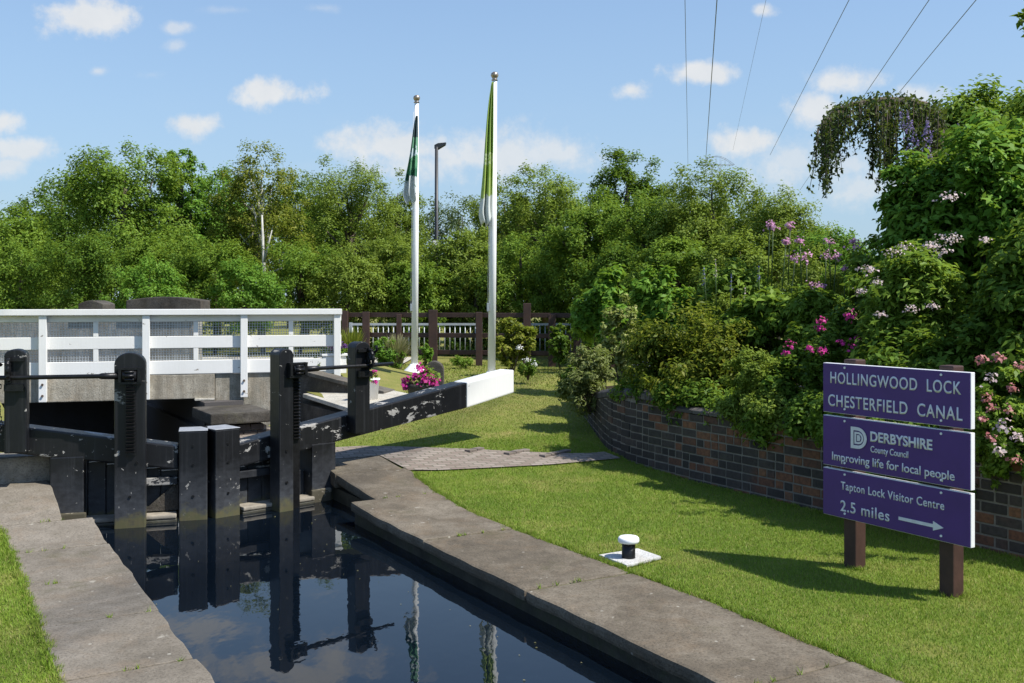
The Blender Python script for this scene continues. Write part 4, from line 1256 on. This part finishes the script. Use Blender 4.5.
# background shrubs at the corner of the fence
shrub('shrub', 'bright broad leaved shrub standing beyond the curved wall end', 606, 262, 352, 34, 13.2, 'bright', 4500, .10, .6, 1)
r_, _ = shrub('shrub', 'creamy variegated shrub spilling between the bright shrub and the bronze one', 622, 296, 398, 26, 11.6, 'varieg', 3500, .06, .55, 2)
shrub('shrub', 'yellow green shrub by the fence, right beside the taller flagpole', 513, 306, 374, 23, 15.6, 'yellow', 5200, .065, .5, 3)
shrub('grass_clump', 'low green leafy clump by the fence left of the shorter flagpole', 388, 336, 371, 17, 16.8, 'bright', 2500, .09, .2, 4, cat='plant')
def grass_clump(label, px, ytop, D, spread, n_, pal, wid=.012, base_z=None, group=None):
    b = ground(px, D)
    if base_z is not None: b.z = base_z
    H = 1.6 + (301 - ytop) * D / 1000 - b.z
    r = thing('ornamental_grass', label, 'plant', b, group)
    rg = NR; a = rg.uniform(0, 6.283, n_); lean = rg.random(n_) ** .7 * spread; h = H * rg.uniform(.6, 1.05, n_)
    V = []; side = np.stack([-np.sin(a + rg.normal(size=n_)), np.cos(a + rg.normal(size=n_)), 0 * a], 1) * wid
    d = np.stack([np.cos(a), np.sin(a), 0 * a], 1)
    p0 = np.array(b) + d * (rg.random((n_, 1)) * spread * .25)
    rows = []
    for f, wv_ in ((0, 1), (.45, .9), (.8, .6), (1., .15)):
        c = p0 + d * (lean * f ** 2)[:, None] + np.stack([0 * a, 0 * a, h * (f - .12 * f ** 3 * lean / max(spread, .01))], 1)
        rows += [c - side * wv_, c + side * wv_]
    V = np.stack(rows, 1).reshape(-1, 3)
    i0 = np.arange(n_)[:, None] * 8
    F = np.concatenate([i0 + np.array([[0, 1, 3, 2]]), i0 + np.array([[2, 3, 5, 4]]), i0 + np.array([[4, 5, 7, 6]])], 0)
    npmesh('blades', V, F, G[pal], r)
    return r
grass_clump('pale straw coloured feathery grass beside the shorter flagpole', 397, 333, 16.9, .28, 500, 'straw', .008)
grass_clump('yellow tipped grass tuft at the end of the white railing', 352, 326, 15.6, .22, 420, 'yellow', .010)
shrub('plant', 'small green plant at the foot of the fence, right of the shorter flagpole', 425, 344, 366, 9, 17.0, 'bright', 900, .06, .4, 6, cat='plant')
shrub('plant', 'low dark plant at the fence foot between the flagpoles', 462, 356, 367, 13, 17.4, 'mid', 900, .05, .4, 7, cat='plant')
r_, _ = shrub('plant', 'small dark plant with white blooms right of the white beam end', 528, 358, 378, 11, 14.5, 'dark', 900, .05, .5, 8, cat='plant')
for p_ in ((527, 361), (520, 349), (535, 366)): flower_cluster(r_, at(p_[0], p_[1], 14.3), .045, 26, 'white', .035)
shrub('climber', 'dark climbing plant over the right end of the wooden fence', 560, 318, 368, 14, 17.0, 'dark', 2200, .06, .6, 9, cat='plant')
shrub('shrub', 'dark leafy shrub hiding the end of the wooden fence', 588, 290, 350, 20, 16.2, 'dark', 2600, .08, .5, 10)

# plants along the wall
shrub('shrub', 'silvery pale green shrub at the curved far end of the brick wall', 590, 348, 414, 36, 10.9, 'grey', 6500, .055, .3, 11)
shrub('shrub', 'green low shrub in front of the silvery one at the wall end', 571, 364, 402, 13, 11.0, 'mid', 1500, .05, .5, 12)
r_, _ = shrub('lavender', 'lilac flowered lavender between the silvery shrub and the bronze shrub', 640, 345, 398, 18, 10.5, 'grey', 2000, .05, .2, 13, cat='plant')
for i in range(14): spike(r_, at(628 + random.random() * 26, 348 + random.random() * 30, 10.35), .13, .018, 34, 'blue', .016)
shrub('shrub', 'dense bronze tinted evergreen shrub hanging over the middle of the wall', 692, 303, 424, 70, 9.5, 'bronze', 19000, .055, .4, 14, lobes=8, ncl=120)
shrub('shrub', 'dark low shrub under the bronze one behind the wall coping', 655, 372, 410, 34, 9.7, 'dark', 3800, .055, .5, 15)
shrub('shrub', 'fine leaved pale green shrub trailing over the wall front', 752, 352, 436, 38, 8.35, 'olive', 8500, .038, .35, 16, lobes=7, ncl=90)
shrub('shrub', 'dark green plant filling the wall top left of the sign', 800, 352, 432, 40, 8.2, 'dark', 6500, .055, .5, 17)
shrub('shrub', 'broad leaved bright green perennial behind the bronze shrub', 770, 288, 380, 48, 9.6, 'mid', 6000, .095, .5, 18)
shrub('shrub', 'tangled mid green perennial below the tall pink blooms', 815, 285, 375, 46, 9.2, 'mid', 6000, .075, .45, 19)
shrub('shrub', 'green perennial thicket behind the variegated shrub', 665, 272, 350, 42, 11.8, 'bright', 6000, .085, .5, 20)
shrub('shrub', 'olive green thicket beneath the tall yellow green trees', 730, 262, 335, 46, 11.4, 'mid', 6000, .085, .4, 21)
r_, _ = shrub('phlox', 'tall pink flowering plant rising behind the perennials left of the big shrub', 812, 246, 330, 44, 9.9, 'olive', 3000, .055, .3, 22, cat='flower')
for (x_, y_, s_) in [(773, 229, 6), (786, 243, 5), (790, 228, 6), (795, 260, 9), (806, 259, 9), (800, 242, 6), (826, 257, 7), (836, 259, 7), (829, 243, 6), (857, 248, 10), (853, 243, 6), (812, 286, 6), (821, 288, 6), (770, 226, 5), (845, 270, 5), (866, 262, 5)]:
    c = at(x_, y_, 9.6); flower_cluster(r_, c, s_ * .0078, 34, 'pink', .032)
    MB().tube([c, c + Vector((random.uniform(-.05, .05), .06, -.55))], .006, 5).build('stem', M_stem, r_)
r_, _ = shrub('rose_campion', 'magenta flowering plant above the left corner of the sign', 826, 330, 388, 32, 8.0, 'dark', 3600, .05, .4, 23, cat='flower')
for (x_, y_, s_) in [(789, 347, 7), (850, 318, 8), (822, 322, 5), (820, 352, 8), (810, 350, 5), (852, 348, 8), (842, 344, 5), (857, 341, 5), (820, 330, 5), (786, 354, 4)]:
    flower_cluster(r_, at(x_, y_, 7.6), s_ * .0062, 26, 'magenta', .028)
for i, (x_, y_, h_) in enumerate([(733, 268, 40), (745, 262, 34), (752, 255, 38), (700, 285, 30)]):
    pass
r_, _ = shrub('foxglove', 'thin seed spikes and blue bells above the bronze shrub', 735, 292, 330, 28, 10.2, 'olive', 1500, .05, .3, 24, cat='flower')
for i in range(5):
    x_ = 708 + i * 13 + random.uniform(-6, 6); c = at(x_, 260 + random.uniform(0, 30), 10.1)
    MB().tube([c, c + Vector((random.uniform(-.07, .07), .05, -.5))], [.004, .007], 5).build('stem', M_stem, r_)
    spike(r_, c - ZV * .16, .18, .018, 24, 'blue' if i % 2 == 0 else 'palepink', .016)

for i, (px, yt, yb, hw, D, pal, lf) in enumerate([(700, 385, 428, 30, 9.05, 'dark', .05), (735, 392, 436, 24, 8.7, 'mid', .045), (770, 395, 444, 26, 8.15, 'mid', .05), (640, 378, 408, 22, 9.9, 'mid', .05), (742, 396, 436, 24, 8.45, 'olive', .04), (772, 392, 440, 26, 8.05, 'olive', .04), (806, 392, 438, 24, 7.75, 'dark', .045), (836, 398, 450, 22, 7.4, 'mid', .045), (672, 384, 412, 20, 9.2, 'dark', .045), (850, 390, 452, 34, 7.5, 'dark', .055), (812, 300, 400, 44, 8.9, 'mid', .07), (858, 300, 400, 44, 8.7, 'dark', .07), (690, 330, 400, 50, 10.6, 'dark', .07), (755, 320, 400, 50, 10.2, 'mid', .07), (880, 400, 500, 50, 7.0, 'dark', .06), (968, 255, 400, 46, 9.0, 'mid', .08), (880, 240, 360, 40, 9.6, 'mid', .08), (960, 400, 520, 50, 6.7, 'dark', .06), (1040, 420, 540, 50, 6.3, 'dark', .06)]):
    shrub('shrub', 'leafy green plant growing between the flowering shrubs along the wall bed', px, yt, yb, hw, D, pal, 4000, lf, .5, 120 + i, group='leafy plants along the wall bed', clump=.10, lobes=6)
for i, (px, yt, hw) in enumerate([(352, 322, 22), (385, 330, 20), (420, 326, 22), (462, 330, 22), (500, 320, 24), (540, 330, 20), (575, 318, 26), (610, 312, 26)]):
    shrub('bush', 'low green bush in the strip behind the wooden fence', px, yt, 364, hw, 21.6, ['mid', 'olive', 'dark'][i % 3], 2600, .085, .5, 140 + i, group='low bushes behind the fence', lobes=5)
# the big shrubs at the right
shrub('shrub', 'tall bright leaved shrub filling the right edge above the sign', 985, 108, 330, 78, 8.4, 'bright', 22000, .085, .42, 30, lobes=12, ncl=230, clump=.16, depth=.9)
shrub('shrub', 'bright leafy shrub just left of the tall one, below the lilac plumes', 935, 158, 330, 52, 8.6, 'bright', 14000, .085, .42, 31, lobes=9, ncl=150, clump=.14)
r_, _ = shrub('elder', 'dark flowering shrub with flat pale pink heads left of the sign top', 905, 252, 372, 58, 7.7, 'mid', 13000, .075, .32, 32, lobes=8, ncl=120, clump=.13)
for (x_, y_, s_) in [(868, 270, 9), (893, 253, 9), (905, 248, 9), (946, 242, 13), (955, 239, 9), (942, 253, 9), (930, 247, 8), (950, 198, 10), (1010, 276, 11), (878, 282, 7), (912, 310, 8), (935, 307, 7), (862, 292, 6), (995, 300, 6), (880, 315, 6), (985, 240, 6)]:
    flower_cluster(r_, at(x_, y_, 7.05), s_ * .0066, 44, 'palepink', .022, .3)
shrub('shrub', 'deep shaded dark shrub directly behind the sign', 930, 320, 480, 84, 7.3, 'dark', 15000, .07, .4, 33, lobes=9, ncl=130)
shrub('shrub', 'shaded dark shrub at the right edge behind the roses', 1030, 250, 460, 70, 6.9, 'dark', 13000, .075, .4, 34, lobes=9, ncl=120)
r_, _ = shrub('rose_bush', 'low bush with dusty pink roses right of the sign', 1004, 366, 490, 36, 6.35, 'mid', 7000, .05, .5, 35, lobes=7, ncl=90)
for (x_, y_, s_) in [(981, 361, 6), (988, 380, 9), (998, 360, 7), (1010, 413, 8), (1004, 430, 9), (992, 410, 6), (1018, 440, 7), (985, 400, 6), (1012, 390, 6), (1000, 452, 7), (1020, 368, 6), (990, 440, 6), (1015, 462, 7), (982, 420, 5)]:
    flower_cluster(r_, at(x_, y_, 6.0), s_ * .0052, 26, 'rose' if (x_ + y_) % 3 else 'palepink', .028)
r_, _ = shrub('buddleia', 'lilac plumed buddleia at the top of the right hand shrubs', 938, 138, 230, 40, 9.4, 'grey', 6500, .095, .25, 36, lobes=6, ncl=70)
for i in range(15):
    x_, y_ = 903 + random.random() * 72, 128 + random.random() * 40
    spike(r_, at(x_, y_, 8.9), .16, .03, 34, 'lilac', .022, tilt=(random.uniform(-.5, .3), -.4))
# shrubs of the bed outside the right edge, shading the lawn
for i, (vv, uu, h_, hw_) in enumerate([(6.75, 3.2, 1.9, .75), (6.8, 2.0, 2.1, .8), (6.9, .6, 2.2, .9), (7.0, 4.1, 2.6, .8)]):
    c = CU(vv, uu, 0)
    D = c.y; px = 512 + 1000 * c.x / D
    shrub('shrub', 'leafy dark green shrub in the bed beyond the right edge of the view', px, 301 - (h_ - 1.6) * 1000 / D, 301 + 1.15 * 1000 / D, hw_ * 1000 / D, D, 'dark', 7000, .075, .45, 40 + i, 'shrub', 'bed shrubs beyond the right edge')

# weeping birch: long arching limb with hanging curtains of leaves
wb_base = Vector((4.9, 11.6, .45))
wb = thing('weeping_birch', 'weeping birch with an arching limb and hanging curtains of dark leaves', 'tree', wb_base)
arch = [wb_base, at(938, 200, 11.6), at(938, 130, 11.5), at(925, 106, 11.3), at(905, 101, 11.2), at(880, 100, 11.1), at(850, 105, 11.0), at(832, 112, 11.0), at(826, 124, 11.0)]
k = MB(); k.tube(arch, [.12, .09, .07, .055, .045, .035, .025, .016, .008], 7)
for (x_, y_, x2, y2) in [(880, 100, 870, 112)]:
    k.tube([at(x_, y_, 11.2), at(x2, y2, 11.3)], [.03, .008], 5)
k.build('trunk', M_bark, wb)
pts = []; rg = np.random.default_rng(77)
twg = MB()
for i in range(165):
    x_ = rg.choice([824, 830, 838, 848, 862, 874, 882, 889, 899, 912, 926, 940]) + rg.normal() * 3.6
    ya = float(np.interp(x_, [820, 832, 850, 880, 905, 925, 948], [124, 110, 103, 98, 98, 103, 112])) + abs(rg.normal()) * 5
    ln_ = float(np.interp(x_, [820, 832, 845, 858, 868, 880, 890, 905, 925, 948], [72, 78, 44, 30, 58, 100, 104, 92, 70, 50])) * rg.uniform(.2, 1.08)
    D = 11.1 + rg.normal() * .32
    sway = rg.normal() * 5
    path = [at(x_ + sway * f ** 1.5, ya + ln_ * f, D) for f in (0, .35, .7, 1)]
    twg.tube(path, [.006, .005, .004, .002], 4)
    nn = int(ln_ * .95); gap = rg.uniform(0, .5)
    for j in range(nn):
        f = j / nn
        if math.sin(f * 17 + i * 2.1) < -.55 - gap * .3: continue
        p_ = at(x_ + sway * f ** 1.5 + rg.normal() * 1.7, ya + ln_ * f + rg.normal() * 1.0, D)
        pts.append(p_)
# leafy upper twigs along the limb
for i in range(620):
    f = rg.random(); x_ = 822 + f * 125
    ya = float(np.interp(x_, [820, 832, 850, 880, 905, 925, 948], [124, 110, 103, 98, 98, 103, 112]))
    pts.append(at(x_, ya + rg.normal() * 4.5 + 2, 11.1 + rg.normal() * .3))
twg.build('hanging_twigs', M_bark, wb, fixn=False)
pts = np.array([[*p_] for p_ in pts])
nrm = unit(rg.normal(size=pts.shape) + np.array([0, -.2, .2]))
V, F = leaf_mesh(pts, nrm, .058, .5, .45, rg)
npmesh('leaf_curtain', V, F, G['birch'], wb)
rt, _ = shrub('tree', 'small leaved green tree showing above the buddleia at the upper right', 972, 80, 190, 60, 12.5, 'mid', 12000, .085, .45, 61, cat='tree', lobes=8, ncl=110, clump=.22)
rt, _ = shrub('tree', 'mid green tree at the right edge above the tall bright shrub', 1046, 84, 200, 44, 11.0, 'mid', 8000, .085, .45, 62, cat='tree', lobes=8, ncl=100, clump=.2)
# tree outside the frame whose twig reaches in at the top right corner
ot = thing('tree', 'tree with a single leafy twig reaching into the top right corner', 'tree', Vector((6.6, 8.6, .45)))
k = MB(); k.tube([ot.location, Vector((6.5, 8.6, 2.5)), Vector((6.2, 8.5, 4.4))], [.14, .11, .05], 8)
k.tube([Vector((6.35, 8.55, 3.4)), Vector((5.4, 8.3, 3.95)), at(1022, 22, 8.2)], [.05, .025, .006], 6)
k.build('trunk', M_bark, ot)
pp, nn = crown_pts([(6.4, 8.6, 4.8, .9, .9, .9), (6.9, 8.8, 4.2, .8, .8, .8)], 5000, .25, 60)
p2, n2 = crown_pts([(*at(1026, 22, 8.2), .07, .1, .10)], 60, .05, 6)
V, F = leaf_mesh(np.concatenate([pp, p2]), np.concatenate([nn, n2]), .085, .5)
npmesh('crown', V, F, G['dark'], ot)

# ------------------------------------------------------------------ stone, pots and planters behind the beam
sc_ = Vector(((434 - 512) * .0122, 12.2, .36))
k = MB(); out = [sc_ + Vector((-.115, 0, 0))] + [sc_ + Vector((-.115 * math.cos(a), 0, .39 + .115 * math.sin(a))) for a in frange(0, math.pi, 12)] + [sc_ + Vector((.115, 0, 0))]
k.prism(out, Vector((0, .16, 0)))
tag(k.build('marker_stone', M_stonecap, bevel=.012), 'dark round topped stone behind the magenta petunias', 'stone')
pc_ = Vector(((422 - 512) * .0117, 11.7, .355))
pt2 = thing('flower_pot', 'low pot overflowing with magenta petunias in front of the round stone', 'flower pot', pc_)
MB().lathe([(.12, 0), (.17, .22), (.185, .24), (.185, .28), (.16, .28), (.14, .25)], pc_, 20).build('pot', M_stonecap, pt2)
pp, nn = crown_pts([(pc_.x, pc_.y, pc_.z + .33, .2, .17, .10)], 700, .07, 14); V, F = leaf_mesh(pp, nn, .04, .5); npmesh('foliage', V, F, G['mid'], pt2)
for i in range(40):
    a = random.uniform(0, 6.28); rr = random.random() ** .4 * .21
    flower_cluster(pt2, (pc_.x + rr * math.cos(a), pc_.y + rr * math.sin(a) * .8 - .03, pc_.z + .44 - rr * .9 + random.uniform(-.06, .06)), .04, 12, 'magenta', .05, name='flower')
pw2 = Vector(((372 - 512) * .0123, 12.3, .385))
pt3 = thing('flower_pot', 'small white pot with a few magenta flowers beside the right gear post', 'flower pot', pw2)
MB().lathe([(.07, 0), (.09, .24), (.10, .245), (.10, .265), (.075, .265), (.07, .24)], pw2, 20).build('pot', M_pole, pt3)
for i in range(9):
    flower_cluster(pt3, (pw2.x - .02 + random.uniform(-.11, .09), pw2.y - .05 + random.uniform(-.06, .06), pw2.z + random.uniform(.16, .36)), .035, 14, 'magenta', .05, name='flower')
pp, nn = crown_pts([(pw2.x - .03, pw2.y, pw2.z + .28, .09, .09, .06)], 220, .04, 8); V, F = leaf_mesh(pp, nn, .035, .5); npmesh('foliage', V, F, G['mid'], pt3)
pb = at(334, 373, 13.6)
pt4 = thing('planter', 'white box planter of dark purple flowers at the end of the railing', 'planter', pb)
MB().cbox(pb, BE, BN, .31, .22, .235).build('box', M_white, pt4, .008)
MB().cbox(pb + ZV * .236, BE, BN, .35, .26, .03).build('rim', M_white, pt4, .005)
pp, nn = crown_pts([(pb.x, pb.y, pb.z + .30, .17, .11, .05)], 500, .06, 12); V, F = leaf_mesh(pp, nn, .04, .4); npmesh('foliage', V, F, G['dark'], pt4)
for i in range(12):
    flower_cluster(pt4, (pb.x + random.uniform(-.16, .18), pb.y + random.uniform(-.1, .1), pb.z + .30 + random.uniform(0, .08)), .03, 14, 'purple', .04, name='flower')
r_, _ = shrub('plant', 'trailing grey green plant beside the white box planter', 316, 355, 373, 10, 13.5, 'grey', 500, .05, .25, 70, cat='plant')

vv_, uu_ = FL
pf = np.stack([vv_ * RV.x + uu_ * AU.x, vv_ * RV.y + uu_ * AU.y, np.full(len(vv_), WATER + .003)], 1)
V, F = leaf_mesh(pf, np.tile(np.array([[0., 0, 1.]]), (len(pf), 1)), .014, .6)
V[:, 2] = np.maximum(V[:, 2], WATER + .001)
tag(npmesh('floating_leaves', V, F, G['straw']), 'tiny leaves and seeds floating on the canal water', 'debris', kind='stuff')
# ------------------------------------------------------------------ lawn blades
def blades(regions):
    Vs, Fs, off = [], [], 0
    rg = np.random.default_rng(3)
    for (v0, v1, u0, u1, dens, h, wd, inside) in regions:
        n_ = int((v1 - v0) * (u1 - u0) * dens)
        v = rg.uniform(v0, v1, n_); u = rg.uniform(u0, u1, n_)
        keep = inside(v, u); v, u = v[keep], u[keep]; n_ = len(v)
        zt_ = np.where(v < 2, np.interp(u, [p_[0] for p_ in ZT_L], [p_[1] for p_ in ZT_L]), np.interp(u, [p_[0] for p_ in ZT_R], [p_[1] for p_ in ZT_R]))
        X = v * RV.x + u * AU.x; Y = v * RV.y + u * AU.y
        p0 = np.stack([X, Y, zt_ - .004], 1)
        a = rg.uniform(0, 6.283, n_); ln_ = rg.uniform(.1, 1.0, n_) * h
        hh = h * rg.uniform(.5, 1.25, n_)
        side = np.stack([np.cos(a), np.sin(a), 0 * a], 1) * (wd * rg.uniform(.6, 1.2, (n_, 1)))
        a2 = a + 1.57 + rg.normal(size=n_) * .5
        tip = p0 + np.stack([np.cos(a2) * ln_, np.sin(a2) * ln_, hh], 1)
        V = np.stack([p0 - side, p0 + side, tip], 1).reshape(-1, 3)
        Vs.append(V); Fs.append(np.arange(3 * n_).reshape(-1, 3) + off); off += 3 * n_
    return np.concatenate(Vs), np.concatenate(Fs)
redge = lambda u: np.interp(u, [-20, 1, 2.8, 4, 6, 6.6, 7.3, 7.9, 8.1], [3.45, 3.49, 3.53, 3.60, 3.56, 3.56, 3.62, 3.70, 3.74])
def in_right(v, u):
    jit = .02 * np.sin(u * 17) + .012 * np.sin(u * 41 + 1)
    pb_ = np.interp(v, [3.1, 3.70, 3.72, 4.0, 4.5, 5.0, 5.6, 5.9], [8.1, 8.1, 8.12, 8.02, 7.94, 7.86, 7.84, 7.84])
    pt__ = np.interp(v, [3.1, 3.65, 4.1, 4.6, 5.1, 5.6, 5.9], [9.15, 9.12, 8.93, 8.68, 8.38, 8.12, 7.9])
    lawn1 = (v > redge(u) - .015 + jit) & (u < pb_ - .0 + jit)
    lawn2 = (u > pt__ + jit) & ~((v < 4.40) & (u > 10.35)) & ~((v < 5.35) & (u > 10.7) & (u < 12.8))
    boll = (np.abs(v - 3.77) < .165) & (np.abs(u - 4.95) < .145)
    wallv = np.interp(u, [-3, 7.4, 8.15, 8.5, 9.1, 9.8, 10.5, 14], [5.89, 5.88, 5.95, 6.1, 6.4, 6.75, 7.1, 9])
    return (lawn1 | lawn2) & (v < wallv) & ~boll
def in_left(v, u):
    e_ = np.interp(u, [0, 6.6, 7.5, 7.8, 7.95, 8.05], [.49, .49, .47, .41, .2, -1.2]) + .02 * np.sin(u * 15) + .01 * np.sin(u * 37)
    return (v < e_ + .01) & (u < 8.5)
V, F = blades([
    (3.4, 5.95, 2.0, 5.2, 15000, .019, .0028, in_right),
    (3.4, 5.95, 5.2, 9.0, 10000, .020, .0032, in_right),
    (3.4, 8.5, 8.0, 12.0, 3600, .020, .0050, in_right),
    (3.0, 11, 12.0, 17.0, 900, .030, .009, lambda v, u: (v > 5.0)),
    (-1.2, .55, 2.4, 8.0, 14000, .022, .0028, in_left),
])
def tufts(pts, h, wd, n_each, spread, rg=np.random.default_rng(9)):
    P0 = np.repeat(np.array(pts), n_each, 0); n_ = len(P0)
    P0 = P0 + np.concatenate([rg.normal(size=(n_, 2)) * spread, np.zeros((n_, 1))], 1)
    a = rg.uniform(0, 6.283, n_); side = np.stack([np.cos(a), np.sin(a), 0 * a], 1) * wd
    a2 = rg.uniform(0, 6.283, n_); ln_ = rg.uniform(.2, 1.0, n_) * h
    tip = P0 + np.stack([np.cos(a2) * ln_, np.sin(a2) * ln_, h * rg.uniform(.4, 1.3, n_)], 1)
    return np.stack([P0 - side, P0 + side, tip], 1).reshape(-1, 3)
ep = []
re_ = random.Random(6)
for i in range(1500):
    u = re_.uniform(1.2, 8.0); v = float(redge(np.array([u]))[0]) + re_.gauss(.004, .010) + .018 * math.sin(u * 9) * math.sin(u * 23)
    ep.append((*CU(v, u, ztr(u) + .004),))
for i in range(900):
    u = re_.uniform(2.4, 7.8); v = float(np.interp(u, [0, 6.6, 7.5, 7.8], [.49, .49, .47, .41])) + re_.gauss(-.004, .010) + .015 * math.sin(u * 11) * math.sin(u * 27)
    ep.append((*CU(v, u, ztl(u) + .004),))
for i in range(420):
    u = re_.uniform(2, 8.2); v = float(np.interp(u, [-3, 7.4, 8.15, 8.5], [5.88, 5.87, 5.95, 6.1])) - abs(re_.gauss(0, .02)) - .01
    ep.append((*CU(v, u, ztr(u)),))
for uu in (3.475, 4.13):
    for i in range(26):
        an = re_.uniform(0, 6.28); ep.append((*CU(V_ + .082 + .065 * math.cos(an), uu + .065 * math.sin(an), 0),))
for i in range(60):
    sd_ = re_.randrange(4); q = re_.random()
    vv, uu = [(3.93 + .01, 4.85 + q * .24), (3.62 + q * .31, 5.095), (3.63 + q * .30, 4.80 + q * .05), (3.61, 4.80 + q * .28)][sd_]
    ep.append((*CU(vv, uu, 0),))
for u, v0, v1 in ((3.05, 2.95, 3.4), (4.7, 2.9, 3.5), (6.02, 2.95, 3.5), (7.342, 3.0, 3.6)):
    for i in range(5): ep.append((*CU(re_.uniform(v0, v1), u, ztr(u) + .008),))
for u in (3.55, 4.55, 5.35, 6.15, 7.0, 7.64):
    for i in range(3): ep.append((*CU(re_.uniform(.55, 1.0), u, ztl(u) + .008),))
T = tufts(ep, .026, .0026, 9, .008)
F = np.concatenate([F, np.arange(len(T)).reshape(-1, 3) + len(V)]); V = np.concatenate([V, T])
tag(npmesh('grass', V, F, M_grass), 'short mown grass of the lawns beside the canal', 'grass', kind='stuff')
